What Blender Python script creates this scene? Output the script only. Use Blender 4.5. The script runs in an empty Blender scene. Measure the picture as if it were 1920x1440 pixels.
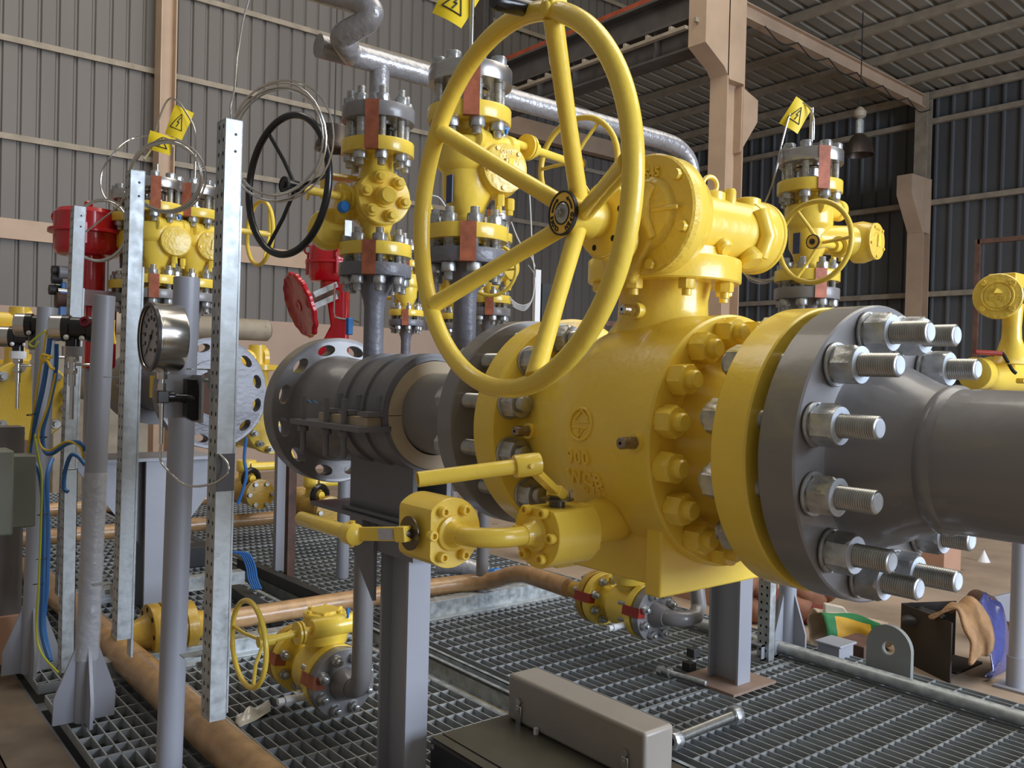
import bpy, math, random
from mathutils import Vector, Matrix
random.seed(7)
sc = bpy.context.scene
COL = sc.collection
PI = math.pi
# ------------------------------------------------------------------ camera
# frame 1920x1440; world X runs across the skid (away to the right), Y along the main pipe (away to the left)
CAMZ = 1.15
F = 1660.0
RM = Matrix(((0.77559532, 0.01140581, 0.63112741), (-0.63073267, -0.02569652, 0.77557462), (0.02506384, -0.99960472, -0.01273608)))
CAM = Vector((0, 0, CAMZ))
cam_data = bpy.data.cameras.new('camera'); cam = bpy.data.objects.new('camera', cam_data); COL.objects.link(cam)
cam_data.sensor_width = 36.0; cam_data.lens = F / 1920 * 36.0; cam_data.clip_start = 0.02; cam_data.clip_end = 200
_r, _u, _b = RM.col[0], -RM.col[1], -RM.col[2]
cam.matrix_world = Matrix(((_r[0], _u[0], _b[0], 0), (_r[1], _u[1], _b[1], 0), (_r[2], _u[2], _b[2], CAMZ), (0, 0, 0, 1)))
sc.camera = cam
# ------------------------------------------------------------------ light
sc.view_settings.view_transform = 'Standard'; sc.view_settings.look = 'None'
sc.view_settings.gamma = 1.0; sc.view_settings.use_curve_mapping = False
sc.view_settings.exposure = 0.12
w = bpy.data.worlds.new('world'); sc.world = w; w.use_nodes = True
w.node_tree.nodes['Background'].inputs[0].default_value = (1.0, 0.95, 0.88, 1)
w.node_tree.nodes['Background'].inputs[1].default_value = 0.20
def area(name, loc, target, sx, sy, power, col):
    L = bpy.data.lights.new(name, 'AREA'); L.shape = 'RECTANGLE'; L.size = sx; L.size_y = sy; L.energy = power; L.color = col
    o = bpy.data.objects.new(name, L); COL.objects.link(o); o.location = loc
    o.rotation_euler = (Vector(target) - Vector(loc)).to_track_quat('-Z', 'Y').to_euler()
    return o
area('doorway_daylight', (6.0, -8.5, 2.8), (1.6, 3, 0.9), 7.0, 5.0, 1550, (0.74, 0.84, 1.0))
area('skylight_daylight', (6.0, 0.5, 9.0), (3.0, 3.0, 0.5), 6.0, 8.0, 560, (1.0, 0.93, 0.80))
area('left_wall_fill', (1.0, 7.0, 10.0), (3.0, 11.0, 2.0), 5.0, 4.0, 230, (1.0, 0.92, 0.82))  # added fill lamp above the left wall, only brightens its sheets

def ray(x, y): return RM @ Vector((x - 960.0, y - 720.0, F))
def at(x, y, X=None, Y=None, Z=None, d=None):
    """world point seen at frame position (x, y) on a plane X=, Y=, Z= or at depth d"""
    r = ray(x, y)
    if d is not None: return CAM + r * (d / F)
    i, v = (0, X) if X is not None else ((1, Y) if Y is not None else (2, Z))
    return CAM + r * ((v - CAM[i]) / r[i])

# ------------------------------------------------------------------ materials
MATS = {}
def mat(name, base, rough=0.5, metal=0.0, var=0.10, vs=6.0, bump=0.0, bs=60.0, coat=0.0, spot=None, ss=9.0, st=0.68, stretch=None, trans=0.0, alpha=1.0, rv=0.0):
    m = bpy.data.materials.new(name); m.use_nodes = True; MATS[name] = m
    nt = m.node_tree; N = nt.nodes; L = nt.links; b = N['Principled BSDF']
    tc = N.new('ShaderNodeTexCoord'); mp = N.new('ShaderNodeMapping'); L.new(tc.outputs['Object'], mp.inputs[0])
    if stretch: mp.inputs['Scale'].default_value = stretch
    n1 = N.new('ShaderNodeTexNoise'); n1.inputs['Scale'].default_value = vs; n1.inputs['Detail'].default_value = 5; L.new(mp.outputs[0], n1.inputs[0])
    mx = N.new('ShaderNodeMix'); mx.data_type = 'RGBA'
    c0 = [max(0, c * (1 - var)) for c in base]; c1 = [min(1, c * (1 + var)) for c in base]
    mr = N.new('ShaderNodeMapRange'); mr.inputs[1].default_value = 0.3; mr.inputs[2].default_value = 0.7; L.new(n1.outputs[0], mr.inputs[0])
    L.new(mr.outputs[0], mx.inputs[0]); mx.inputs[6].default_value = (*c0, 1); mx.inputs[7].default_value = (*c1, 1)
    out = mx.outputs[2]
    if spot:
        n3 = N.new('ShaderNodeTexNoise'); n3.inputs['Scale'].default_value = ss; n3.inputs['Detail'].default_value = 8; n3.inputs['Roughness'].default_value = 0.7; L.new(mp.outputs[0], n3.inputs[0])
        cr = N.new('ShaderNodeMapRange'); cr.inputs[1].default_value = st; cr.inputs[2].default_value = st + 0.05; L.new(n3.outputs[0], cr.inputs[0])
        m2 = N.new('ShaderNodeMix'); m2.data_type = 'RGBA'; L.new(cr.outputs[0], m2.inputs[0]); L.new(out, m2.inputs[6]); m2.inputs[7].default_value = (*spot, 1); out = m2.outputs[2]
    L.new(out, b.inputs['Base Color'])
    b.inputs['Roughness'].default_value = rough; b.inputs['Metallic'].default_value = metal
    if rv:
        rr = N.new('ShaderNodeMapRange'); rr.inputs[1].default_value = 0.35; rr.inputs[2].default_value = 0.65; rr.inputs[3].default_value = rough - rv; rr.inputs[4].default_value = rough + rv
        L.new(n1.outputs[0], rr.inputs[0]); L.new(rr.outputs[0], b.inputs['Roughness'])
    if coat: b.inputs['Coat Weight'].default_value = coat; b.inputs['Coat Roughness'].default_value = 0.08
    if trans: b.inputs['Transmission Weight'].default_value = trans
    if alpha < 1: b.inputs['Alpha'].default_value = alpha
    if bump:
        n2 = N.new('ShaderNodeTexNoise'); n2.inputs['Scale'].default_value = bs; n2.inputs['Detail'].default_value = 3; L.new(mp.outputs[0], n2.inputs[0])
        bp = N.new('ShaderNodeBump'); bp.inputs['Strength'].default_value = bump; bp.inputs['Distance'].default_value = 0.01; L.new(n2.outputs[0], bp.inputs['Height']); L.new(bp.outputs[0], b.inputs['Normal'])
    return m
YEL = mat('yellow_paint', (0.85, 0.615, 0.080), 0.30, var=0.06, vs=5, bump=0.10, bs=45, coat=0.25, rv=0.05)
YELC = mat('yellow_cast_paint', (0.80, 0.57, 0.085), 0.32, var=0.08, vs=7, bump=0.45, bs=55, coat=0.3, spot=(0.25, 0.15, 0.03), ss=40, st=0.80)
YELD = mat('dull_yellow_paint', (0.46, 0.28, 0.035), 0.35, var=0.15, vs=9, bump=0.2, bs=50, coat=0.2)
GRY = mat('grey_paint', (0.215, 0.205, 0.205), 0.33, var=0.08, vs=4, bump=0.12, bs=22, coat=0.2, rv=0.06)
GRYW = mat('wrapped_grey_paint', (0.16, 0.16, 0.185), 0.42, var=0.10, vs=16, bump=0.35, bs=38, coat=0.22, stretch=(1, 1, 1.5))
SILW = mat('film_wrapped_silver_pipe', (0.33, 0.32, 0.325), 0.30, metal=0.30, var=0.10, vs=14, bump=0.45, bs=40, coat=0.35)
GRYP = mat('post_grey_paint', (0.31, 0.32, 0.36), 0.38, var=0.05, vs=3, bump=0.05, bs=30)
GRYM = mat('frame_grey_paint', (0.165, 0.165, 0.18), 0.42, var=0.06, vs=3, bump=0.06, bs=30)
BRN = mat('machined_steel', (0.50, 0.48, 0.46), 0.28, metal=0.9, var=0.10, vs=20, stretch=(1, 1, 8))
ZN = mat('zinc_plated_steel', (0.46, 0.47, 0.47), 0.36, metal=0.75, var=0.22, vs=45, bump=0.10, bs=90, rv=0.08)
ZND = mat('zinc_stud_steel', (0.40, 0.40, 0.38), 0.34, metal=0.85, var=0.18, vs=50)
WSH = mat('white_paint_marked_steel', (0.62, 0.68, 0.76), 0.45, metal=0.1, var=0.10, vs=60)
GAL = mat('galvanised_steel', (0.41, 0.44, 0.45), 0.42, metal=0.45, var=0.26, vs=30, bump=0.05, bs=60, rv=0.10)
GRT = mat('galvanised_grating', (0.40, 0.42, 0.43), 0.45, metal=0.45, var=0.15, vs=14)
STN = mat('stainless_steel', (0.62, 0.60, 0.57), 0.22, metal=1.0, var=0.05, vs=30, stretch=(1, 1, 10))
CPR = mat('copper_coloured_tape', (0.40, 0.125, 0.065), 0.42, metal=0.15, var=0.28, vs=28, bump=0.05, bs=40)
REDT = mat('red_tape', (0.30, 0.03, 0.02), 0.35, var=0.15, vs=30)
TAN = mat('tan_wrapping_paper', (0.42, 0.245, 0.11), 0.35, var=0.22, vs=18, bump=0.25, bs=26, coat=0.35, rv=0.08)
LIN = mat('tan_liner', (0.50, 0.40, 0.27), 0.7, var=0.08)
RED = mat('red_gloss_paint', (0.50, 0.008, 0.018), 0.22, var=0.08, vs=6, bump=0.06, bs=30, coat=0.4)
BLK = mat('black_gloss', (0.012, 0.012, 0.013), 0.22, var=0.3, vs=10)
BLKM = mat('black_matt', (0.025, 0.025, 0.025), 0.55, var=0.2)
OLV = mat('dark_olive_enclosure', (0.075, 0.070, 0.050), 0.35, var=0.15, vs=8)
BLU = mat('blue_cable', (0.035, 0.15, 0.42), 0.4, var=0.1)
BLUC = mat('blue_plastic', (0.01, 0.16, 0.50), 0.35, var=0.05)
YC = mat('yellow_cable', (0.75, 0.50, 0.03), 0.4, var=0.1)
GRN = mat('green_plastic', (0.02, 0.22, 0.10), 0.4)
WHT = mat('white_plastic', (0.72, 0.72, 0.72), 0.4, var=0.04)
LBL = mat('silver_label', (0.50, 0.52, 0.58), 0.35, metal=0.3, var=0.12, vs=60)
TAG = mat('yellow_tag', (0.90, 0.66, 0.02), 0.55, var=0.03)
ORG = mat('orange_yellow_label', (0.95, 0.60, 0.09), 0.45, var=0.05)
WALL = mat('grey_wall_sheet', (0.165, 0.150, 0.135), 0.55, var=0.10, vs=1.4, stretch=(1, 1, 0.25))
WALR = mat('dark_wall_sheet', (0.095, 0.10, 0.105), 0.5, var=0.15, vs=1.5, stretch=(1, 1, 0.25))
ROOF = mat('roof_sheet', (0.29, 0.27, 0.225), 0.55, var=0.12, vs=1.2)
CRM = mat('cream_steel_paint', (0.50, 0.36, 0.25), 0.5, var=0.09, vs=3, spot=(0.22, 0.15, 0.10), ss=5, st=0.72)
GIR = mat('dusty_girt_steel', (0.34, 0.29, 0.22), 0.6, var=0.18, vs=6, spot=(0.15, 0.12, 0.09), ss=7, st=0.66)
CRD = mat('crane_girder_steel', (0.095, 0.085, 0.078), 0.6, var=0.2, vs=4)
RRL = mat('red_rail_paint', (0.36, 0.07, 0.03), 0.5, var=0.2)
PLS = mat('cream_plaster', (0.46, 0.34, 0.27), 0.75, var=0.06, vs=2)
FLR = mat('dusty_concrete_floor', (0.33, 0.25, 0.185), 0.85, var=0.25, vs=1.6, bump=0.3, bs=14, spot=(0.13, 0.10, 0.08), ss=3, st=0.62)
RST = mat('rusty_brown_steel', (0.10, 0.05, 0.035), 0.65, var=0.35, vs=12, bump=0.2, bs=40)
DRK = mat('dark_hole', (0.015, 0.015, 0.015), 0.9)
SACK = mat('white_woven_sack', (0.60, 0.52, 0.42), 0.7, var=0.12, vs=10, bump=0.3, bs=20)
BURL = mat('brown_burlap', (0.33, 0.19, 0.09), 0.85, var=0.25, vs=14, bump=0.5, bs=60)
REDM = mat('red_mesh_bag', (0.19, 0.035, 0.02), 0.8, var=0.3, vs=14, bump=0.4, bs=30)
POT = mat('brown_produce', (0.26, 0.11, 0.06), 0.7, var=0.3, vs=9, bump=0.3, bs=20)
CARD = mat('cardboard', (0.47, 0.27, 0.18), 0.8, var=0.06)
BPL = mat('blue_plastic_film', (0.06, 0.07, 0.22), 0.2, var=0.3, vs=10, bump=0.8, bs=18, coat=0.5)
CLR = mat('clear_film_scrap', (0.62, 0.60, 0.52), 0.2, var=0.15, vs=14, bump=0.5, bs=25, coat=0.4)
DIAL = mat('gauge_dial_face', (0.30, 0.30, 0.33), 0.4, var=0.04)

# ------------------------------------------------------------------ geometry helpers
def fr(o, z, x=None):
    """matrix with origin o and local z along z"""
    z = Vector(z).normalized(); h = Vector(x) if x else (Vector((0, 0, 1)) if abs(z.z) < 0.9 else Vector((1, 0, 0)))
    xx = (h - z * h.dot(z)).normalized(); yy = z.cross(xx)
    return Matrix(((xx[0], yy[0], z[0], o[0]), (xx[1], yy[1], z[1], o[1]), (xx[2], yy[2], z[2], o[2]), (0, 0, 0, 1)))
def smooth(pts, n=6, closed=False):
    P = [Vector(p) for p in pts]; out = []; k = len(P)
    rng = range(k if closed else k - 1)
    for i in rng:
        g = (lambda j: P[j % k]) if closed else (lambda j: P[max(0, min(k - 1, j))])
        a, b, c, d = g(i - 1), g(i), g(i + 1), g(i + 2)
        for s in range(n):
            t = s / n
            out.append(0.5 * ((2 * b) + (c - a) * t + (2 * a - 5 * b + 4 * c - d) * t * t + (3 * b - a - 3 * c + d) * t * t * t))
    if not closed: out.append(P[-1])
    return out
class G:
    def __init__(s): s.v = []; s.f = []; s.m = []; s.mi = 0
    def face(s, f): s.f.append(f); s.m.append(s.mi)
    def loft(s, rings, cap0=True, cap1=True, closed=False):
        b = len(s.v); n = len(rings[0])
        for r in rings: s.v += [tuple(p) for p in r]
        k = len(rings)
        for i in range(k if closed else k - 1):
            j = (i + 1) % k
            for a in range(n):
                c = (a + 1) % n
                s.face((b + i * n + a, b + i * n + c, b + j * n + c, b + j * n + a))
        if not closed:
            if cap0: s.face(tuple(b + a for a in reversed(range(n))))
            if cap1: s.face(tuple(b + (k - 1) * n + a for a in range(n)))
        return s
    def lathe(s, prof, M, seg=40, cap0=True, cap1=True, ph=0.0, closed=False):
        rings = [[M @ Vector((max(r, 1e-5) * math.cos(ph + 2 * PI * a / seg), max(r, 1e-5) * math.sin(ph + 2 * PI * a / seg), t)) for a in range(seg)] for r, t in prof]
        return s.loft(rings, cap0, cap1, closed)
    def cyl(s, p, q, r, r2=None, seg=20, caps=True):
        p, q = Vector(p), Vector(q)
        return s.lathe([(r, 0), (r if r2 is None else r2, (q - p).length)], fr(p, q - p), seg, caps, caps)
    def box(s, c, d, M=None):
        M = M or Matrix.Identity(4); c = Vector(c); x, y, z = [k / 2 for k in d]
        b = len(s.v)
        for i in (-1, 1):
            for j in (-1, 1):
                for k in (-1, 1): s.v.append(tuple(M @ (c + Vector((i * x, j * y, k * z)))))
        for f in ((0, 1, 3, 2), (4, 6, 7, 5), (0, 4, 5, 1), (2, 3, 7, 6), (0, 2, 6, 4), (1, 5, 7, 3)): s.face(tuple(b + i for i in f))
        return s
    def bb(s, x0, x1, y0, y1, z0, z1): return s.box(((x0 + x1) / 2, (y0 + y1) / 2, (z0 + z1) / 2), (abs(x1 - x0), abs(y1 - y0), abs(z1 - z0)))
    def prism(s, poly, M, t0, t1):
        return s.loft([[M @ Vector((p[0], p[1], t0)) for p in poly], [M @ Vector((p[0], p[1], t1)) for p in poly]])
    def tube(s, pts, r, seg=10, closed=False, caps=True, rf=None):
        P = [Vector(p) for p in pts]; n = len(P); rings = []; pu = None
        for i, p in enumerate(P):
            a = P[(i - 1) % n] if (closed or i > 0) else p; b = P[(i + 1) % n] if (closed or i < n - 1) else p
            t = (b - a).normalized()
            if pu is None: pu = fr(p, t).col[0].to_3d()
            u = (pu - t * pu.dot(t)).normalized(); v = t.cross(u); pu = u
            rr = r if rf is None else r * rf(i / max(1, n - 1))
            rings.append([p + u * (rr * math.cos(2 * PI * k / seg)) + v * (rr * math.sin(2 * PI * k / seg)) for k in range(seg)])
        return s.loft(rings, caps, caps, closed)
    def torus(s, c, n, R, r, seg=64, rs=14, rx=1.0):
        M = fr(c, n)
        rings = [[M @ Vector(((R + r * math.cos(2 * PI * k / rs)) * math.cos(2 * PI * i / seg), (R + r * math.cos(2 * PI * k / rs)) * math.sin(2 * PI * i / seg), rx * r * math.sin(2 * PI * k / rs))) for k in range(rs)] for i in range(seg)]
        return s.loft(rings, closed=True)
    def hex(s, M, af, h, ch=0.12):
        R = af / math.sqrt(3); c = af / 2
        def ring(rr, t, k=12):
            out = []
            for a in range(24):
                th = 2 * PI * a / 24; hr = c / math.cos(((th + PI / 6) % (PI / 3)) - PI / 6)
                out.append(M @ Vector((min(hr, rr) * math.cos(th), min(hr, rr) * math.sin(th), t)))
            return out
        d = h * ch
        return s.loft([ring(c * 1.0, 0), ring(R * 1.01, d), ring(R * 1.01, h - d), ring(c * 1.0, h)])
    def dome(s, c, r, rz, M=None, seg=20, n=6):
        M = M or Matrix.Translation(c)
        return s.lathe([(r * math.cos(PI / 2 * i / n), rz * math.sin(PI / 2 * i / n)) for i in range(n + 1)], M, seg, True, False)
    def perf(s, nu, nv, fn, hr, k=12):
        """perforated sheet: nu x nv cells in the unit square, each with a round hole (radius hr of a cell); fn(u, v, t) maps to space, t = 0/1 the two faces"""
        for iu in range(nu):
            for iv in range(nv):
                cu, cv = (iu + 0.5) / nu, (iv + 0.5) / nv
                o = []; h = []
                for a in range(k):
                    th = 2 * PI * (a + 0.5) / k; c, sn = math.cos(th), math.sin(th); q = 0.5 / max(abs(c), abs(sn))
                    o.append((cu + c * q / nu, cv + sn * q / nv)); h.append((cu + c * hr / nu, cv + sn * hr / nv))
                b = len(s.v)
                for (L, t) in ((o, 0), (h, 0), (h, 1), (o, 1)): s.v += [tuple(fn(u, v, t)) for u, v in L]
                for a in range(k):
                    c = (a + 1) % k
                    s.face((b + a, b + c, b + k + c, b + k + a)); s.face((b + k + a, b + k + c, b + 2 * k + c, b + 2 * k + a)); s.face((b + 2 * k + a, b + 2 * k + c, b + 3 * k + c, b + 3 * k + a))
                # corners of the cell
                cs = [(iu / nu, iv / nv), ((iu + 1) / nu, iv / nv), ((iu + 1) / nu, (iv + 1) / nv), (iu / nu, (iv + 1) / nv)]
                for (u, v) in cs:
                    near = sorted(range(k), key=lambda a: (o[a][0] * nu - u * nu) ** 2 + (o[a][1] * nv - v * nv) ** 2)[:2]
                    for t, off in ((0, 0), (1, 3 * k)):
                        s.v.append(tuple(fn(u, v, t))); s.face((len(s.v) - 1, b + off + near[0], b + off + near[1]))
        return s
ORGN = {}
def mk(name, g, m, parent=None, bevel=0.0, ang=35, label=None, bseg=2):
    me = bpy.data.meshes.new(name)
    org = ORGN.get(parent, Vector((0, 0, 0))) if parent else Vector((0, 0, 0))
    me.from_pydata([(v[0] - org[0], v[1] - org[1], v[2] - org[2]) for v in g.v], [], g.f)
    ms = m if isinstance(m, (list, tuple)) else [m]
    for k in ms: me.materials.append(k)
    if len(ms) > 1: me.polygons.foreach_set('material_index', g.m)
    me.polygons.foreach_set('use_smooth', [True] * len(me.polygons)); me.update(); me.validate()
    import bmesh
    bm = bmesh.new(); bm.from_mesh(me); bmesh.ops.recalc_face_normals(bm, faces=bm.faces); bm.to_mesh(me); bm.free()
    me.set_sharp_from_angle(angle=math.radians(ang))
    o = bpy.data.objects.new(name, me); COL.objects.link(o)
    if parent: o.parent = parent; ORGN[o] = org
    if bevel:
        b = o.modifiers.new('edge_rounding', 'BEVEL'); b.width = bevel; b.segments = bseg; b.limit_method = 'ANGLE'; b.angle_limit = math.radians(40)
    if label: o['label'] = label
    return o
def thing(name, label, cat, loc=(0, 0, 0), group=None):
    o = bpy.data.objects.new(name, None); COL.objects.link(o); o.empty_display_size = 0.05; o.location = loc
    o['label'] = label; o['category'] = cat
    if group: o['group'] = group
    ORGN[o] = Vector(loc); return o
def tag(o, label, cat, group=None, kind=None):
    if label: o['label'] = label
    if cat: o['category'] = cat
    if group: o['group'] = group
    if kind: o['kind'] = kind
    return o
def struct(name, g, m, label=None, bevel=0, ang=35):
    o = mk(name, g, m, None, bevel, ang); o['kind'] = 'structure'
    if label: o['label'] = label
    return o
def dup(root, loc, rz=0.0, label=None, group=None, scale=None):
    def cp(o, p):
        c = o.copy(); COL.objects.link(c); c.parent = p
        for k in [x for x in bpy.data.objects if x.parent == o]: cp(k, c)
        return c
    r = cp(root, None); r.location = loc; r.rotation_euler = (0, 0, rz)
    if scale: r.scale = (scale,) * 3
    if label: r['label'] = label
    if group: r['group'] = group
    return r
_mc = {}
def shared(key, build, m):
    if key not in _mc:
        g = G(); build(g); o = mk(key, g, m); me = o.data; bpy.data.objects.remove(o); _mc[key] = me
    return _mc[key]
def inst(name, me, M, parent):
    o = bpy.data.objects.new(name, me); COL.objects.link(o); o.parent = parent
    org = ORGN.get(parent, Vector((0, 0, 0))); o.matrix_basis = Matrix.Translation(-org) @ M; ORGN[o] = org
    return o
def stud_profile(L, d, pitch):
    p = [(d * 0.36, 0), (d * 0.47, d * 0.06)]; t = d * 0.08
    while t < L - d * 0.08: p += [(d * 0.5, t), (d * 0.462, t + pitch / 2)]; t += pitch
    return p + [(d * 0.47, L - d * 0.06), (d * 0.36, L)]
def stud(parent, M, L, d, nuts=(), pitch=0.003, m=None, nm=None, af=1.55, nh=0.95, wash=True, seg=20, sub=True):
    """threaded stud; nuts = list of (position along the stud, direction)"""
    m = m or ZND; nm = nm or ZN
    me = shared('stud_bolt_%.4f_%.4f_%s' % (L, d, m.name), lambda g: g.lathe(stud_profile(L, d, pitch), Matrix.Identity(4), seg), m)
    o = inst('stud_bolt', me, M, parent)
    return add_nuts(o, M, d, nuts, nm, af, nh, wash)
def add_nuts(o, M, d, nuts, nm, af=1.55, nh=0.95, wash=True):
    me = shared('hex_nut_%.4f_%s' % (d, nm.name), lambda g: g.hex(Matrix.Identity(4), d * af, d * nh), nm)
    mw = shared('washer_%.4f_%s' % (d, nm.name), lambda g: g.lathe([(d * .55, 0), (d * af * .60, 0), (d * af * .60, d * .1), (d * .55, d * .1)], Matrix.Identity(4), 28, False, False, 0, True), nm)
    for (t, s) in nuts:
        Mt = M @ Matrix.Translation((0, 0, t)) @ (Matrix.Identity(4) if s > 0 else Matrix.Rotation(PI, 4, 'X')) @ Matrix.Rotation(random.random() * 1.0, 4, 'Z')
        org = ORGN[o]
        for nme, mesh, off in (('hex_nut', me, d * .1 if wash else 0), ('washer', mw, 0)):
            if nme == 'washer' and not wash: continue
            c = bpy.data.objects.new(nme, mesh); COL.objects.link(c); c.parent = o
            c.matrix_parent_inverse = Matrix.Identity(4); c.matrix_basis = (M.inverted() @ Mt @ Matrix.Translation((0, 0, off)))
    return o
def text_g(txt, size, M, depth=0.002, font_ext=0.0, spacing=1.0):
    cu = bpy.data.curves.new('t', 'FONT'); cu.body = txt; cu.size = size; cu.extrude = depth / 2; cu.align_x = 'CENTER'; cu.align_y = 'CENTER'; cu.offset = font_ext; cu.space_character = spacing
    cu.resolution_u = 4
    o = bpy.data.objects.new('t', cu); COL.objects.link(o); dg = bpy.context.evaluated_depsgraph_get(); dg.update()
    me = bpy.data.meshes.new_from_object(o.evaluated_get(dg)); g = G()
    g.v = [tuple(M @ v.co) for v in me.vertices]; 
    for p in me.polygons: g.face(tuple(p.vertices))
    bpy.data.objects.remove(o); bpy.data.meshes.remove(me); bpy.data.curves.remove(cu)
    return g
def wave(ax, lo, hi, pitch, flat, rib, depth, z0, z1, off, sgn, other):
    """trapezoidal sheet: runs along axis ax from lo to hi, standing z0..z1 at plane `off`; ribs push by depth*sgn"""
    g = G(); pr = []; x = lo
    while x < hi:
        pr += [(x, 0), (x + flat, 0), (x + flat + (pitch - flat - rib) / 2, depth), (x + flat + (pitch - flat - rib) / 2 + rib, depth)]; x += pitch
    pr.append((x, 0)); a = [(p, off + sgn * q) for p, q in pr]
    rows = []
    for z in (z0, z1): rows.append([(p, q, z) if ax == 'x' else (q, p, z) for p, q in a])
    b = 0
    for r in rows: g.v += r
    n = len(a)
    for i in range(n - 1): g.face((i, i + 1, n + i + 1, n + i))
    return g
# ------------------------------------------------------------------ the hall
FZ = -0.35                       # hall floor; the skid grating is z = 0
WY, WX = 12.0, 14.0
g = G(); g.bb(-6, WX + .3, -9, WY + .3, FZ - .2, FZ); struct('floor', g, FLR, 'dusty brown concrete workshop floor')
# left wall (along X at Y = 12): cream masonry below, grey trapezoidal sheeting above
wl = wave('x', -6, WX, 0.2025, 0.150, 0.022, 0.030, 1.80, 9.0, WY, 1, 0)
struct('wall_left', wl, WALL, 'grey trapezoidal sheet wall at the far left')
g = G(); g.bb(-6, WX, WY - .02, WY + .25, FZ, 1.80); struct('wall_left_base', g, PLS, 'cream plastered masonry base of the left wall')
for i, z in enumerate((2.72, 3.80, 4.95, 6.05, 7.1, 8.2)):
    g = G(); g.bb(-6, WX, WY - .045, WY - .01, z - .035, z + .035)
    if z == 2.72: g = G(); g.bb(-6, 9.0, WY - .06, WY - .01, z - .13, z + .11)
    struct('trim_%d' % (i + 1), g, CRM if z == 2.72 else GIR, 'long horizontal wall rail on the left wall')
wr = wave('y', -9, WY, 0.25, 0.19, 0.026, 0.035, FZ + 1.4, 6.0, WX, -1, 0)
struct('wall_right', wr, WALR, 'dark blue-grey sheet wall of the right aisle')
g = G(); g.bb(WX - .05, WX + .2, -9, WY, FZ, FZ + 1.4); struct('wall_right_base', g, RST, 'dark brown base of the right wall')
for i, z in enumerate((1.25, 2.55, 3.99, 5.27)):
    g = G(); g.bb(WX - .14, WX - .05, -9, WY, z - .04, z + .04)
    struct('trim_%d' % (i + 11), g, GIR, 'long horizontal wall rail on the right wall')
# aisle roof: sheets with ribs across, purlins along Y
RZ0, RZ1, RX0 = 6.05, 5.68, 8.9
def rz(x): return RZ0 + (RZ1 - RZ0) * (x - RX0) / (WX - RX0)
g = G(); pr = []; y = -9.0
while y < WY:
    pr += [(y, 0), (y + .16, 0), (y + .18, .035), (y + .23, .035), (y + .25, 0)]; y += .25
for x in (RX0, WX + .3): g.v += [(x, p, rz(x) + .08 + q) for p, q in pr]
n = len(pr)
for i in range(n - 1): g.face((i, i + 1, n + i + 1, n + i))
struct('ceiling', g, ROOF, 'ribbed sheet roof over the right aisle')
for i, x in enumerate((9.35, 10.25, 11.2, 12.15, 13.1, 13.85)):
    g = G(); z = rz(x); g.bb(x - .035, x + .035, -9, WY, z - .075, z + .035); struct('trim_%d' % (i + 21), g, GIR, 'roof purlin of the right aisle')
# columns
def i_beam(g, M, L, h, b, tw=.012, tf=.016):
    g.box((0, 0, L / 2), (tw, h - 2 * tf + .001, L), M); g.box((0, h / 2 - tf / 2, L / 2), (b, tf, L), M); g.box((0, -h / 2 + tf / 2, L / 2), (b, tf, L), M)
CY = 6.84
def wall_column(x, y, lab, z1=9.0, m=None):
    t = thing('wall_column', lab, 'column', (x, y, FZ)); g = G(); i_beam(g, fr((x, y, FZ), (0, 0, 1), (0, 1, 0)), z1 - FZ, .20, .24); mk('post', g, m or CRM, t)
    g = G(); g.bb(x - .2, x + .2, y - .2, y + .2, FZ, FZ + .02); mk('base_plate', g, CRM, t); return t
wall_column(at(311, 200, Y=WY - .3).x, WY - .26, 'tall cream steel column against the left wall, behind the coiled cables')
wall_column(at(911, 20, Y=WY - .3).x, WY - .26, 'brown steel column at the left wall, behind the wheel grip', 9.0, CRD)
t = thing('crane_column', 'big cream steel column with brackets behind the gearbox, carrying the crane girder', 'column', (8.85, CY, FZ))
g = G(); i_beam(g, fr((8.85, CY, FZ), (0, 0, 1), (0, 1, 0)), 7.0 - FZ, .34, .26, .014, .02); mk('post', g, CRM, t)
M = fr((8.85, CY, 0), (0, -1, 0), (1, 0, 0))
g = G(); g.prism([(-.24, 4.88), (-.60, 5.08), (-.60, 6.6), (.15, 6.6), (.15, 4.75), (-.13, 4.75)], Matrix(((1, 0, 0, 8.85), (0, 0, 1, CY), (0, 1, 0, 0), (0, 0, 0, 1))), -.13, .13); mk('crane_bracket', g, CRM, t)
g = G(); g.prism([(.13, 3.92), (.13, 4.72), (.46, 4.62), (.46, 4.35)], Matrix(((1, 0, 0, 8.85), (0, 0, 1, CY), (0, 1, 0, 0), (0, 0, 0, 1))), -.12, .12); mk('arm_bracket', g, CRM, t)
g = G(); g.bb(8.6, 9.1, CY - .25, CY + .25, FZ, FZ + .03); mk('base_plate', g, CRM, t)
t = thing('aisle_column', 'dusty cream column with a bracket at the dark right wall', 'column', (13.75, CY, FZ))
g = G(); i_beam(g, fr((13.75, CY, FZ), (0, 0, 1), (0, 1, 0)), 4.35 - FZ, .22, .26); mk('post', g, CRM, t)
g = G(); i_beam(g, fr((13.80, CY, 4.3), (0, 0, 1), (0, 1, 0)), 1.40, .16, .20); mk('upper_post', g, GIR, t)
g = G(); g.prism([(-.12, 3.5), (-.50, 4.05), (-.50, 4.35), (.13, 4.35), (.13, 3.5)], Matrix(((1, 0, 0, 13.75), (0, 0, 1, CY), (0, 1, 0, 0), (0, 0, 0, 1))), -.12, .12); mk('arm_bracket', g, CRM, t)
t = thing('roof_rafter', 'cream steel rafter running from the crane column to the aisle column', 'beam', (11.3, CY, 5.5))
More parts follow.
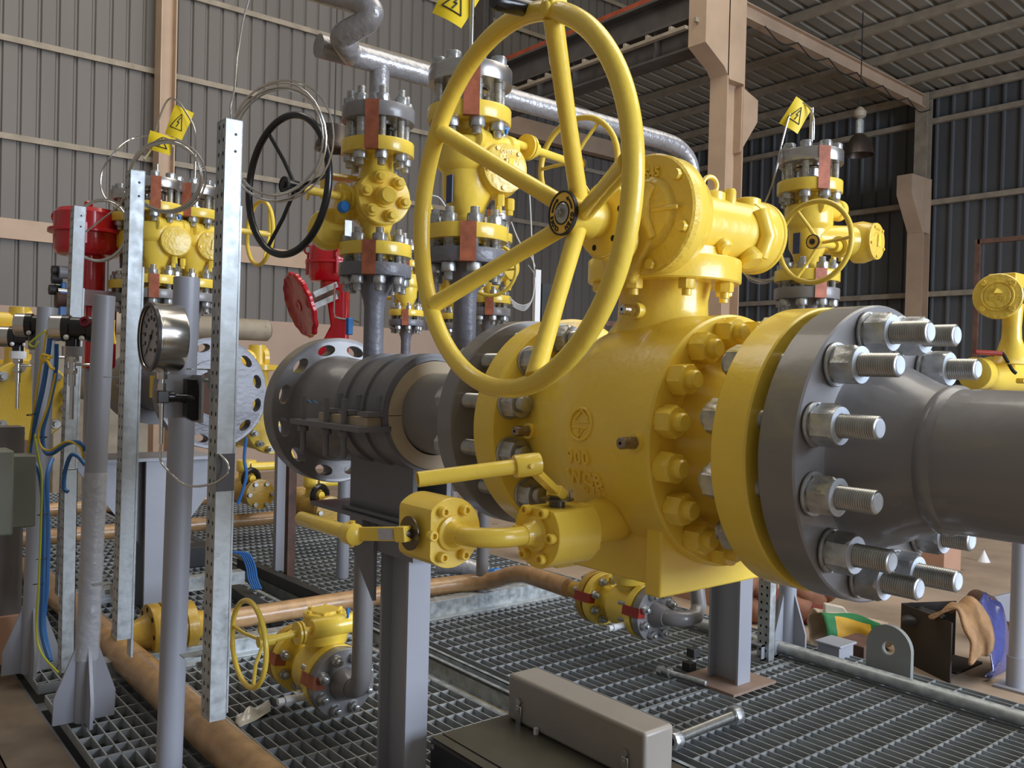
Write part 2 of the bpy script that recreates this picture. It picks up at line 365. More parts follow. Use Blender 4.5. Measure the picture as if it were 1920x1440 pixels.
g = G(); a, b = Vector((8.95, CY, 5.72)), Vector((13.8, CY, 5.56)); i_beam(g, fr(a, b - a, (0, 0, 1)) @ Matrix.Rotation(PI / 2, 4, 'Z'), (b - a).length, .20, .13); mk('beam', g, CRM, t)
g = G()
for k in range(6):
    p = a.lerp(b, .1 + k * .15); q = a.lerp(b, .1 + (k + 1) * .15); g.tube(smooth([p + Vector((0, -.1, -.12)), p.lerp(q, .5) + Vector((0, -.1, -.24)), q + Vector((0, -.1, -.12))], 5), .008, 6)
mk('cable', g, BLKM, t)
# crane girder along Y
t = thing('crane_girder', 'dark steel crane girder with a red rail running away under the roof', 'girder', (8.5, 2, 5.6))
g = G(); g.bb(8.30, 8.62, CY + .14, WY - .05, 5.45, 5.48); g.bb(8.46, 8.50, CY + .14, WY - .05, 5.12, 5.86); g.bb(8.33, 8.62, CY + .14, WY - .05, 5.84, 5.87); g.bb(8.33, 8.62, CY + .14, WY - .05, 5.10, 5.13)
y = CY
while y < 11.6: g.bb(8.34, 8.6, y - .01, y + .01, 5.13, 5.45); y += .75
mk('girder', g, CRD, t)
g = G(); g.bb(8.33, 8.39, CY + .14, WY - .05, 5.87, 5.93); mk('rail', g, RRL, t)
g = G(); g.bb(8.20, 8.27, CY + .14, WY - .05, 5.30, 5.34); y = CY
while y < 11.6: g.bb(8.20, 8.32, y - .02, y + .02, 5.34, 5.39); y += .38
mk('conductor_rail', g, GIR, t)
g = G(); g.bb(8.86, WX, WY - .30, WY - .12, 5.20, 5.50); struct('trim_31', g, CRM, 'dusty eaves beam at the far end of the right aisle')
# gantry braces + pendant lamp
LP = at(1611, 262, d=11.5)
t = thing('pendant_lamp', 'dark bell-shaped high bay lamp hanging from the aisle roof', 'lamp', LP)
s = 1.0
g = G(); g.lathe([(.045, .10), (.05, .075), (.10, .03), (.165, -.09), (.195, -.20), (.185, -.20), (.155, -.09), (.09, .02), (.04, .06)], fr(LP, (0, 0, 1)), 32, False, False, closed=True); mk('lamp_shade', g, mat('dark_bronze_shade', (.07, .055, .045), .35, metal=.6), t)
g = G(); g.lathe([(.05, .06), (.05, .24), (.04, .26)], fr(LP, (0, 0, 1)), 20); mk('lamp_holder', g, GAL, t)
g = G(); g.lathe([(.02, .26), (.075, .30), (.08, .36), (.03, .42)], fr(LP, (0, 0, 1)), 18); mk('junction_cap', g, GIR, t)
g = G(); g.cyl(LP + Vector((0, 0, .40)), (LP.x, LP.y, rz(LP.x) + .02), .007, seg=6); mk('cord', g, BLKM, t)
# frame gate far right and dark steel frames by the left wall
def rack(name, lab, p, w, h, ax, m, mid=True, t_=.05):
    t = thing(name, lab, 'frame', (p[0], p[1], FZ)); g = G(); u = Vector((1, 0, 0)) if ax == 'x' else Vector((0, 1, 0)); o = Vector((p[0], p[1], FZ))
    for k in (0, 1): q = o + u * (w * k); g.box(q + Vector((0, 0, h / 2)), (t_, t_, h))
    for zz in ((h - t_ / 2,) + ((h * .45,) if mid else ())): q = o + u * (w / 2) + Vector((0, 0, zz)); g.box(q, (w if ax == 'x' else t_, w if ax == 'y' else t_, t_))
    mk('frame', g, m, t); return t
q = at(1826, 720, d=10.0); rack('equipment_rack', 'tall rusty steel frame standing by the right wall', (q.x, q.y - .9), .9, at(1826, 450, d=10.0).z - FZ, 'y', RST)
q = at(1128, 640, d=8.5); rack('steel_trestle', 'low dark steel trestle seen behind the big yellow flange', (q.x, q.y), .5, at(1128, 601, d=8.5).z - FZ, 'x', RST, False)
q = at(1015, 620, d=7.0); g = G(); g.bb(q.x, q.x + .16, q.y, q.y + .12, FZ, at(1015, 531, d=7.0).z); tag(mk('steel_post', g, BLKM), 'dark bluish steel post standing behind the wheel spokes', 'post')
q = at(1008, 620, d=6.5); g = G(); g.bb(q.x - .03, q.x + .02, q.y, q.y + .03, FZ, at(1008, 506, d=6.5).z); tag(mk('slim_post', g, WHT), 'slim pale post carrying coiled wires beside the dark steel post', 'post')
# ------------------------------------------------------------------ skid and grating
SX0, SX1, SY0, SY1 = 0.65, 3.47, 0.2, 8.6
def grating(lab, x0, x1, y0, y1, grp='grating panels'):
    g = G(); x = x0
    n = int(round((x1 - x0) / .0395)); dx = (x1 - x0) / n
    for i in range(n + 1): X = x0 + i * dx; g.bb(X - .0022, X + .0022, y0, y1, -.032, 0)
    y = math.ceil(y0 / .1) * .1
    while y < y1 - .02: g.bb(x0, x1, y - .003, y + .003, -.030, -.002); y += .1
    for Y in (y0, y1): g.bb(x0, x1, Y - .0025, Y + .0025, -.034, .0)
    o = mk('grating_panel', g, GRT, ang=20); tag(o, lab, 'grating', grp); return o
grating('steel grating panel at the front left, under the leaning pipe posts', .69, 1.86, 1.0, 2.72)
grating('steel grating panel under the small yellow gear valve and plastic scrap', .69, 1.86, 2.73, 3.35)
grating('steel grating panel at the left behind the cross angle, below the blue cables', .69, 1.86, 3.47, 5.0)
grating('steel grating panel at the far left back of the skid', .69, 1.86, 5.01, 8.5)
grating('steel grating panel at the front right, carrying the loose stud bolt', 2.12, 3.20, .2, 2.05)
grating('steel grating panel at the middle right, around the foot of the grey post', 2.12, 3.20, 2.06, 3.35)
grating('steel grating panel in the back middle, behind the cable tray', 2.12, 3.44, 3.47, 5.4)
grating('steel grating panel at the far back right of the skid', 2.12, 3.44, 5.41, 8.5)
grating('narrow grating strip along the right edge of the skid beyond the conduit pipe', 3.22, 3.46, .2, 3.35)
t = thing('skid_frame', 'grey painted steel skid frame carrying the gratings and valves', 'frame', (2, 4, FZ))
g = G()
for x in (.62, 1.90, 2.08, 3.50): i_beam(g, fr((x, SY0, -.185), (0, 1, 0), (0, 0, 1)) @ Matrix.Rotation(PI / 2, 4, 'Z'), SY1 - SY0, .29, .10, .010, .014)
for y in (.3, 1.6, 2.4, 3.41, 4.7, 6.0, 7.3, 8.5): g.bb(.62, 3.5, y - .04, y + .04, -.34, -.06)
mk('beams', g, GRYM, t)
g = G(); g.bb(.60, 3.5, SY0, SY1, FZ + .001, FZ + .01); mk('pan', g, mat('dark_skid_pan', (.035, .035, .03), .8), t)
g = G(); g.bb(.50, .66, .3, 8.6, -.05, -.036); g.bb(.50, .516, .3, 8.6, -.33, -.04); mk('edge_channel', g, mat('dusty_skid_edge', (.16, .12, .085), .6, var=.25, vs=8), t)
g = G(); g.bb(.28, .50, .3, 8.6, -.30, -.16); g.bb(.28, .50, .3, 8.6, -.16, -.148); mk('side_beam', g, mat('shadow_brown_beam', (.05, .038, .028), .6, var=.25, vs=8), t)  # beam added here; its dark brown carries the shadow beside the skid
# galvanised cross angles
def angle(lab, x0, x1, y, h=.062, w=.07, name='galvanised_angle', grp='galvanised cross angles'):
    g = G(); g.bb(x0, x1, y, y + w, h - .006, h); g.bb(x0, x1, y - .004, y + .004, .001, h); g.bb(x0, x1, y - .045, y, .0, .006)
    o = mk(name, g, GAL, bevel=.001); tag(o, lab, 'steel angle', grp); return o
angle('galvanised angle across the skid, left piece behind the tan wrapped pipe', .80, 1.88, 3.40)
angle('galvanised angle across the skid, right piece running to the small red-taped valve', 2.12, 3.20, 3.40, .075)
angle('galvanised angle far across the skid, seen between the left posts', .85, 1.88, 4.52, .06)
# cable trays along Y in the gap
def tray(lab, x, w, h, y0, y1, z, cables=True):
    t = thing('cable_tray', lab, 'cable tray', (x, y0, z)); g = G()
    g.bb(x - w / 2, x + w / 2, y0, y1, z, z + .003); g.bb(x - w / 2 - .002, x - w / 2, y0, y1, z, z + h); g.bb(x + w / 2, x + w / 2 + .002, y0, y1, z, z + h)
    g.bb(x - w / 2 - .018, x - w / 2, y0, y1, z + h - .003, z + h); g.bb(x + w / 2, x + w / 2 + .018, y0, y1, z + h - .003, z + h)
    mk('tray', g, GAL, t); return t
tray('galvanised cable tray running along the gap in the grating, holding thin cables', 1.965, .10, .055, .9, 5.2, -.075)
tray('narrow pale tray beside the cable tray in the grating gap', 2.055, .035, .05, .9, 5.2, -.055)
g = G(); g.tube(smooth([(1.975 + random.uniform(-.01, .01), y, -.06 + random.uniform(0, .004)) for y in (1.9, 2.3, 2.7, 3.1, 3.5, 4, 4.6)], 5), .0035, 6); tag(mk('yellow_cable', g, YC), 'thin yellow cable lying in the tray in the grating gap', 'cable')
for i in range(2):
    g = G(); g.tube(smooth([(1.955 + .01 * i + random.uniform(-.008, .008), y, -.066) for y in (1.9, 2.3, 2.7, 3.1, 3.5, 4, 4.6)], 5), .0035, 6); tag(mk('blue_cable', g, BLU), 'thin blue cable lying in the tray beside the yellow cable', 'cable', 'blue cables in the tray')
# ------------------------------------------------------------------ main valve
X0, Z0 = 1.35, 1.035
def ax(Y): return (X0, Y, Z0)
def yM(Y, s=-1): return fr(ax(Y), (0, s, 0))     # local z towards the viewer (-Y)
mv = thing('trunnion_ball_valve', 'large bright yellow flanged valve with gearbox and big handwheel in the foreground', 'valve', (X0, 1.187, Z0))
FR_, BC = .237, .197
def flange_prof(r0, r1, y0, y1, ch=.004): # solid disc from y0 (front) back to y1
    return [(r0, 0), (r1 - ch, 0), (r1, ch), (r1, y1 - y0 - ch), (r1 - ch, y1 - y0), (r0, y1 - y0)]
g = G(); M = fr(ax(.810), (0, 1, 0))
g.lathe([(.13, -.012), (.135, 0), (FR_ - .003, 0), (FR_, .003), (FR_, .062), (FR_ - .004, .066), (.152, .066), (.145, .085), (.142, .13), (.150, .175), (.165, .205), (.165, .22)], M, 96); mk('front_flange', g, YEL, mv)
g = G(); M = fr(ax(1.008), (0, 1, 0))
g.lathe([(.10, 0), (.228, 0), (.232, .004), (.232, .094), (.232, .096), (.229, .099), (.229, .1), (.2285, .19), (.222, .225), (.208, .27), (.195, .31), (.18, .35), (.168, .39), (.165, .44)], M, 96); mk('body', g, YEL, mv)
g = G(); M = fr(ax(1.432), (0, 1, 0)); g.lathe([(.12, -.01), (.17, 0), (FR_ - .006, 0), (FR_, .006), (FR_, .060), (FR_ - .004, .063), (.13, .063), (.13, .075)], M, 96); mk('rear_flange', g, YEL, mv)
# body bolts (yellow painted)
for k in range(16):
    a = 2 * PI * (k + .5) / 16; p = Vector((X0 + .200 * math.cos(a), 1.008, Z0 + .200 * math.sin(a))); M = fr(p, (0, -1, 0)) @ Matrix.Rotation(k * .37, 4, 'Z')
    g = G(); g.hex(M, .050, .034); g.lathe([(.0165, .03), (.0165, .046), (.0135, .050)], M, 18); mk('body_nut', g, YEL, mv, ang=30)
# foot
g = G(); g.bb(X0 - .172, X0 + .172, 1.025, 1.062, .762, .92); g.bb(X0 - .165, X0 + .165, 1.30, 1.34, .762, .95); g.bb(X0 - .150, X0 - .11, 1.062, 1.33, .775, .92); g.bb(X0 + .11, X0 + .150, 1.062, 1.33, .775, .92); mk('foot', g, YEL, mv, bevel=.004)
# neck
NX, NY = X0, 1.187
g = G(); g.lathe([(.19, 1.12), (.145, 1.19), (.108, 1.235), (.090, 1.262), (.088, 1.30), (.094, 1.334)], fr((NX, NY, 0), (0, 0, 1)), 64); mk('neck', g, YEL, mv)
g = G(); g.lathe([(.08, 1.333), (.148, 1.333), (.151, 1.336), (.151, 1.376), (.149, 1.379), (.125, 1.379), (.125, 1.398), (.08, 1.398)], fr((NX, NY, 0), (0, 0, 1)), 72); mk('top_flange', g, YEL, mv)
for k in range(8):
    a = 2 * PI * (k + .35) / 8; p = Vector((NX + .128 * math.cos(a), NY + .128 * math.sin(a), 1.333)); M = fr(p, (0, 0, -1)) @ Matrix.Rotation(k * .4, 4, 'Z')
    g = G(); g.hex(M, .030, .019); g.cyl(p, p - Vector((0, 0, .031)), .009, seg=14); mk('flange_bolt', g, YEL, mv, ang=30)
# worm gearbox: round cover facing -X, drum, long tube towards +X
GC = Vector((1.205, 1.104, 1.445)); M = fr(GC, (1, 0, 0))
def gprof(p): return [(r, t) for r, t in p]
g = G(); g.lathe([(.0, .0), (.106, .0), (.1095, .004), (.1095, .018)], M, 80, False, True)
g.lathe([(.0, -.012), (.058, -.012), (.066, -.006), (.070, .001)], M, 48, False, False)
mk('gear_cover', g, YELC, mv)
g = G(); g.lathe([(.1085, .019), (.1085, .042), (.102, .052), (.092, .075), (.075, .085)], M, 64)
g.lathe([(.064, .04), (.064, .27), (.066, .285), (.070, .295)], fr(GC + Vector((0, 0.01, -.004)), (1, 0, 0)), 56)
g.lathe([(.069, .29), (.073, .30), (.073, .335), (.069, .345), (.0, .35)], fr(GC + Vector((0, 0.01, -.004)), (1, 0, 0)), 56, True, False)
g.lathe([(.05, 0), (.052, .004), (.052, .085), (.046, .09)], fr(GC + Vector((.035, 0.03, .040)), (1, 0, 0)), 32)
g.lathe([(.112, 1.39), (.110, 1.405), (.09, 1.425), (.06, 1.44)], fr((NX, NY, 0), (0, 0, 1)), 48)
g.cyl((1.33, 1.15, 1.39), (1.33, 1.15, 1.50), .070, seg=48)
mk('gear_housing', g, YEL, mv)
for k in range(6):
    a = .35 + k * PI / 3; p = GC + Vector((0, math.cos(a) * .094, math.sin(a) * .094)); g = G(); g.hex(fr(p + Vector((.002, 0, 0)), (-1, 0, 0)), .018, .013); mk('cover_bolt', g, YELC, mv)
g = G()
g.tube(smooth([GC + Vector((-.010, -.022, .048)), GC + Vector((-.014, -.012, .022)), GC + Vector((-.014, -.014, -.015)), GC + Vector((-.010, -.026, -.048))], 5), .010, 10)
g.box(GC + Vector((-.012, -.052, .002)), (.006, .06, .008))
mk('cover_ribs', g, YELC, mv, bevel=.002)
g = text_g('-S45', .024, Matrix(((0, 0, -1, GC.x - .002), (-1, 0, 0, at(1222, 338, X=GC.x).y), (0, 1, 0, at(1222, 338, X=GC.x).z + .012), (0, 0, 0, 1))), .006, .0008); mk('cast_lettering', g, YEL, mv)
# bosses, lugs, eyebolt on the gear tube
g = G()
tb = GC + Vector((0, .01, -.004))
for (dx, dy, dz, r, h) in ((.125, -.01, .058, .020, .020), (.185, -.01, .056, .026, .022), (.215, -.03, .054, .012, .03), (.300, -.01, .062, .026, .020)):
    g = G(); g.lathe([(r, 0), (r, h), (r * .8, h * 1.15)], fr(tb + Vector((dx, dy, dz - .01)), (0, 0, 1)), 20); mk('boss', g, YEL, mv)
g = G(); g.lathe([(.016, 0), (.016, .02), (.012, .024)], fr(tb + Vector((.165, -.046, -.034)), (0, -.8, -.6)), 18); mk('boss', g, YEL, mv)
g = G(); g.lathe([(.02, -.01), (.026, .01), (.02, .018)], fr(tb + Vector((.262, -.045, -.048)), (0, -.5, -1)), 20); mk('boss', g, YEL, mv)
g = G(); g.tube([tb + Vector((.275, -.058, .042)), tb + Vector((.285, -.070, -.01)), tb + Vector((.278, -.058, -.05))], .017, 12); mk('boss', g, YEL, mv)
g = G(); g.torus(tb + Vector((.178, -.01, .084)), (.3, 1, 0), .016, .0045, 28, 10); g.cyl(tb + Vector((.178, -.01, .060)), tb + Vector((.178, -.01, .072)), .009, seg=14); mk('lifting_eye', g, YEL, mv)
g = G(); g.hex(fr(tb + Vector((.125, -.01, .068)), (0, 0, 1)), .014, .010); g.cyl(tb + Vector((.125, -.01, .075)), tb + Vector((.125, -.01, .088)), .005, seg=12); mk('breather', g, ZN, mv)
g = G(); g.lathe([(.0, 0), (.072, 0), (.0745, .003), (.0745, .010), (.072, .013)], fr(tb + Vector((.336, 0, 0)), (1, 0, 0)), 56, False, True); mk('end_cap', g, YEL, mv)
# input shaft flange
WN = Vector((math.cos(math.radians(5)), -math.sin(math.radians(5)), 0)); WC = Vector((.814, 1.017, 1.396))
HUB = WC + WN * .112
g = G(); M = fr(HUB, WN)
g.lathe([(.0, .018), (.030, .018), (.032, .03), (.030, .06), (.024, .066)], M, 32)
g.lathe([(.024, .06), (.057, .062), (.059, .064), (.059, .070), (.057, .072), (.056, .074), (.059, .076), (.059, .084), (.057, .086), (.030, .088)], M, 48)
g.cyl(HUB + WN * .08, Vector((GC.x - .09, GC.y + .02, HUB.z)), .030, .036, 32)
mk('input_flange', g, YEL, mv)
for k in range(6):
    a = k * PI / 3 + .3; p = HUB + WN * .0615 + (M.to_3x3() @ Vector((math.cos(a) * .046, math.sin(a) * .046, 0))); g = G(); g.cyl(p - WN * .0005, p + WN * .004, .0050, seg=12); mk('flange_hole', g, DRK, mv)
# input-side mount wing
g = G(); g.lathe([(.036, 0), (.040, .006), (.040, .03), (.044, .06)], fr(Vector((1.11, 1.13, 1.395)), (1, 0, 0)), 32)
g.prism([(-.09, -.04), (-.02, -.07), (.06, -.06), (.06, .07), (-.02, .075), (-.10, .02)], fr(Vector((1.190, 1.15, 1.42)), (1, 0, 0), (0, 0, 1)), -.0, .022)
mk('input_housing', g, YELC, mv, bevel=.006)
# handwheel
hw = mk('handwheel', G().torus(WC, WN, .270, .0142, 128, 18), YEL, mv)
g = G(); M = fr(WC, WN)
sp = []
for (x, y) in ((1035, 40), (815, 235), (812, 572), (1000, 690), (1190, 300)):
    r = ray(x, y); q = CAM + r * ((WC - CAM).dot(WN) / r.dot(WN)); dv = (q - WC).normalized(); sp.append(dv)
for dv in sp:
    a = HUB + WN * .016 + dv * .014; b = WC + dv * .262
    g.tube([a, a.lerp(b, .5), b], .0128, 14, rf=lambda t: 1.0 if 0 < t < 1 else 1.12)
mk('spokes', g, YEL, hw)
HL = HUB - WN * .012
g = G(); g.lathe([(.0, .003), (.028, .003), (.030, .008), (.031, .03), (.036, .05), (.028, .055)], fr(HL, WN), 40, False, True); mk('hub', g, YEL, hw)
g = G(); g.lathe([(.017, -.0025), (.0325, -.0025), (.0325, .0015), (.017, .0015)], fr(HL, WN), 48, False, False, closed=True); lb = mk('hub_label', g, ORG, hw, label='round orange hub label reading OPEN and CLOSE')
g = G(); g.lathe([(.0315, -.0040), (.0342, -.0040), (.0342, .002), (.0315, .002)], fr(HL, WN), 48, False, False, closed=True); g.lathe([(.0165, -.0040), (.0180, -.0040), (.0180, 0), (.0165, 0)], fr(HL, WN), 40, False, False, closed=True)
MH = fr(HL - WN * .0032, -WN, (0, 0, 1)) @ Matrix.Rotation(-PI / 2, 4, 'Z')   # local x to the viewer's right, y up
def ring_text(txt, rr, a0, a1, size):
    for i, ch in enumerate(txt):
        a = a0 + (a1 - a0) * i / max(1, len(txt) - 1)
        t_ = text_g(ch, size, MH @ Matrix.Translation((rr * math.cos(a), rr * math.sin(a), 0)) @ Matrix.Rotation(a - PI / 2, 4, 'Z') @ Matrix.Rotation(0, 4, 'Z'), .001, .0004)
        b = len(g.v); g.v += t_.v
        for f in t_.f: g.face(tuple(b + k for k in f))
ring_text('CLOSE', .0254, math.radians(244), math.radians(190), .0090)
ring_text('OPEN', .0254, math.radians(348), math.radians(298), .0090)
for (a0, a1) in ((120, 172), (60, 8)):
    pts = [MH @ Vector((.0245 * math.cos(math.radians(a0 + (a1 - a0) * k / 8)), .0245 * math.sin(math.radians(a0 + (a1 - a0) * k / 8)), 0)) for k in range(9)]
    g.tube(pts, .0014, 6); c = math.radians(a0); s_ = 1 if a0 > 90 else -1
    tip = [MH @ Vector((.0245 * math.cos(c + d_) + 0, .0245 * math.sin(c + d_), 0)) for d_ in (-.14 * s_,)] + [MH @ Vector((r_ * math.cos(c + .1 * s_), r_ * math.sin(c + .1 * s_), 0)) for r_ in (.0205, .0285)]
    b = len(g.v); g.v += [tuple(p) for p in tip]; g.face((b, b + 1, b + 2))
mk('label_print', g, BLKM, lb)
g = G(); g.lathe([(.0, -.005), (.014, -.005), (.0165, -.003), (.0165, .002)], fr(HL, WN), 36, False, True); g.hex(fr(HL - WN * .004, -WN), .012, .008); g.cyl(HL - WN * .011, HL - WN * .014, .004, seg=12); mk('hub_nut', g, ZN, hw)
# grip at the rim
gd = WC + sp[0] * .270
g = G(); g.box(gd + Vector((0, 0, .004)), (.03, .022, .026)); g.cyl(gd, gd - WN * .02, .011, seg=14); mk('grip_bracket', g, YEL, hw, bevel=.003)
gp = at(925, 2, d=1.22); ga = at(1008, 20, d=1.27)
g = G(); g.lathe([(.0, 0), (.009, 0), (.0115, .004), (.0125, .03), (.0115, .07), (.0095, .088), (.008, .092)], fr(gp, ga - gp), 24, False, True); g.cyl(ga.lerp(gp, .1), gd, .005, seg=10); mk('grip', g, BLK, hw)
# fittings on the body
FIT = mat('brown_steel_fitting', (.30, .24, .20), .30, metal=.85)
def fitting(x, y, X, L=.034, m=None, d=(-1, 0, 0), s=1.0):
    p = at(x, y, X=X); d = Vector(d).normalized(); M = fr(p + Vector(d) * -.05, d)
    g = G(); g.lathe([(.016 * s, .03), (.016 * s, .052)], M, 20); b = mk('boss', g, YEL, mv)
    g = G(); g.hex(M @ Matrix.Translation((0, 0, .050)), .020 * s, .02 * s); g.lathe([(.010 * s, .068), (.0105 * s, .070), (.0105 * s, .05 + L), (.008 * s, .052 + L), (.003 * s, .052 + L), (.003 * s, .04 + L)], M, 20)
    return mk('bleed_fitting', g, m or FIT, mv)
def body_x(Y, z, R): return X0 - math.sqrt(max(1e-4, R * R - (z - Z0) ** 2))
fitting(1190, 830, X0 - .235)
fitting(990, 808, X0 - .185)
fitting(1190, 582, X0 - .098, s=1.0, m=STN)
# cast lettering on the body
BP = [(1.198, .2285), (1.233, .222), (1.278, .208), (1.318, .195), (1.358, .18), (1.398, .168)]
def body_r(y):
    for (a, b), (c, d_) in zip(BP, BP[1:]):
        if a <= y <= c: return b + (d_ - b) * (y - a) / (c - a)
    return .2285 if y < 1.2 else .17
def body_text(txt, x, y, size, R, depth=.006, bold=.0012):
    p = at(x, y, X=X0 - R); R = body_r(p.y); p = at(x, y, X=X0 - R); R = body_r(p.y); z = p.z - Z0; n = Vector((-math.sqrt(max(0, R * R - z * z)) / R, 0, z / R)); sl = math.atan2(body_r(p.y - .02) - body_r(p.y + .02), .04); n0 = n; yv = (Vector((0, -1, 0)) * math.cos(sl) + n * math.sin(sl)).normalized(); n = (n * math.cos(sl) + Vector((0, 1, 0)) * math.sin(sl)).normalized(); up = n.cross(yv) * 1
    if up.z < 0: up = -up
    o = Vector((X0, p.y, Z0)) + n0 * (R + .0008)
    return text_g(txt, size, Matrix(((yv[0], up[0], n[0], o[0]), (yv[1], up[1], n[1], o[1]), (yv[2], up[2], n[2], o[2]), (0, 0, 0, 1))), depth, bold, 1.15), o, n, up
g, _, _, _ = body_text('900', 1083, 858, .036, .207); mk('cast_class_number', g, YEL, mv)
g, _, _, _ = body_text('WCB', 1088, 898, .036, .203); mk('cast_steel_grade', g, YEL, mv)
g, _, _, _ = body_text('0 785', 1100, 920, .022, .203, .004); mk('cast_serial', g, YEL, mv)
_, o, n, up = body_text('I', 1088, 795, .03, .208)
yv = up.cross(n); g = G(); g.torus(o, n, .029, .0028, 48, 8)
def L2(a, b): return (o + yv * a[0] + up * a[1], o + yv * b[0] + up * b[1])
for a, b in (((-.018, .004), (.022, .004)), ((-.018, .004), (0, .026)), ((0, .026), (.018, .010)), ((-.022, -.006), (.018, -.006)), ((.012, -.006), (-.004, -.024)), ((-.004, -.024), (-.004, -.006))): g.tube([*L2(a, b)], .0022, 6)
mk('cast_emblem', g, YEL, mv)
# ------------------------------------------------------------------ grey spools
sp1 = thing('near_pipe_spool', 'grey flange and pipe with big zinc studs, leaving the frame at the right', 'pipe', (X0, .4, Z0))
g = G(); M = fr(ax(.788), (0, -1, 0))
g.lathe([(.12, -.010), (.14, 0), (FR_ - .003, 0), (FR_, .003), (FR_, .060), (FR_ - .003, .063), (.158, .063), (.150, .072), (.140, .100), (.118, .145), (.109, .170), (.112, .176), (.1135, .182), (.112, .188), (.1075, .194), (.1075, 1.6)], M, 112); mk('weld_neck_flange', g, GRY, sp1)
for k in range(12):
    a = 2 * PI * (k + .5) / 12; M = fr((X0 + BC * math.cos(a), 1.0, Z0 + BC * math.sin(a)), (0, -1, 0), (0, 0, 1))
    ex = random.uniform(-.012, .008)
    o = inst('stud_bolt', shared('stud_bolt_main', lambda g: g.lathe(stud_profile(.300, .035, .0035), Matrix.Identity(4), 24), ZND), M @ Matrix.Translation((0, 0, .075 + ex)), sp1)
    ex += .075
    add_nuts(o, M, .035, (), ZN)
    mn = shared('main_hex_nut', lambda g: g.hex(Matrix.Identity(4), .0550, .036, .10), ZN); mw = shared('main_washer', lambda g: g.lathe([(.019, 0), (.0325, 0), (.0335, .0015), (.0335, .0045), (.0325, .006), (.019, .006)], Matrix.Identity(4), 36, False, False, closed=True), ZN); mc = shared('main_nut_face', lambda g: g.lathe([(.018, 0), (.0275, 0), (.0275, .0012), (.018, .0012)], Matrix.Identity(4), 32, False, False, closed=True), WSH)
    for nm_, me_, t_ in (('washer', mw, .277), ('hex_nut', mn, .283), ('nut_face', mc, .3188), ('hex_nut', mn, .092)):
        c = bpy.data.objects.new(nm_, me_); COL.objects.link(c); c.parent = o
        c.matrix_basis = Matrix.Translation((0, 0, t_ - ex)) @ Matrix.Rotation(random.random(), 4, 'Z')
    c = bpy.data.objects.new('stud_end', shared('main_stud_end', lambda g: g.lathe([(.0, .0), (.0125, .0), (.0135, -.001)], Matrix.Translation((0, 0, .3006)), 24, False, False), WSH)); COL.objects.link(c); c.parent = o
FR2 = .229; ZF = 1.017
sp2 = thing('far_pipe_spool', 'dark grey pipe spool with an open drilled flange at the left, behind the yellow valve', 'pipe', (X0, 2.0, Z0))
g = G(); g.lathe([(.12, -.010), (.14, 0), (FR_ - .003, 0), (FR_, .003), (FR_, .050), (FR_ - .003, .053), (.15, .053), (.135, .08), (.115, .12), (.109, .14), (.108, .90), (.115, .905)], fr(ax(1.578), (0, 1, 0)), 96)
g.lathe([(.108, 2.10), (.108, 2.30), (.116, 2.33), (.134, 2.37), (.150, 2.41), (.158, 2.44), (.164, 2.50), (.167, 2.522)], fr((X0, 0, ZF + .006), (0, 1, 0)), 96, True, False)
mk('pipe', g, GRY, sp2)

def pol(r0, r1, y0, y1, n, ph):
    def fn(u, v, t):
        a = 2 * PI * (u * n + ph) / n; r = r0 + (r1 - r0) * v
        return Vector((X0 + r * math.cos(a), y0 + (y1 - y0) * t, ZF + r * math.sin(a)))
    return fn
g = G(); N_ = 12
# 12 cells, refined in angle by the round hole; outer ring and inner ring close the disc
g.perf(N_, 1, pol(.166, .222, 2.522, 2.582, N_, 0), .30, 24)
# trim the octagonal cell outline to true circles with a fine ring inside and outside
g.lathe([(.2185, 0), (FR2 - .003, -.0005), (FR2, .002), (FR2, .058), (FR2 - .003, .0605), (.2185, .060)], fr((X0, 2.522, ZF), (0, 1, 0)), 144, False, False, closed=True)
g.lathe([(.12, .0), (.1685, -.0005), (.1685, .0605), (.12, .060)], fr((X0, 2.522, ZF), (0, 1, 0)), 144, False, False, closed=True)
mk('drilled_flange', g, GRY, sp2, ang=30)
g = G(); 
for (dx, k) in ((0, 0), (.006, 1), (.013, 0), (.019, 1), (.027, 0), (.034, 1), (.042, 0)): pass
for k in range(12):
    a = 2 * PI * (k + .5) / 12; M = fr((X0 + BC * math.cos(a), 1.375, Z0 + BC * math.sin(a)), (0, 1, 0), (0, 0, 1))
    if k in (2, 1): continue
    o = inst('stud_bolt', shared('stud_bolt_main', None, ZND), M, sp2)
    for nm_, me_, t_, fl in (('hex_nut', shared('main_hex_nut', None, ZN), .052, 1), ('washer', shared('main_washer', None, ZN), .057, 1), ('hex_nut', shared('main_hex_nut', None, ZN), .256, 0)):
        c = bpy.data.objects.new(nm_, me_); COL.objects.link(c); c.parent = o
        c.matrix_basis = Matrix.Translation((0, 0, t_)) @ (Matrix.Rotation(PI, 4, 'X') if fl else Matrix.Identity(4)) @ Matrix.Rotation(random.random(), 4, 'Z')
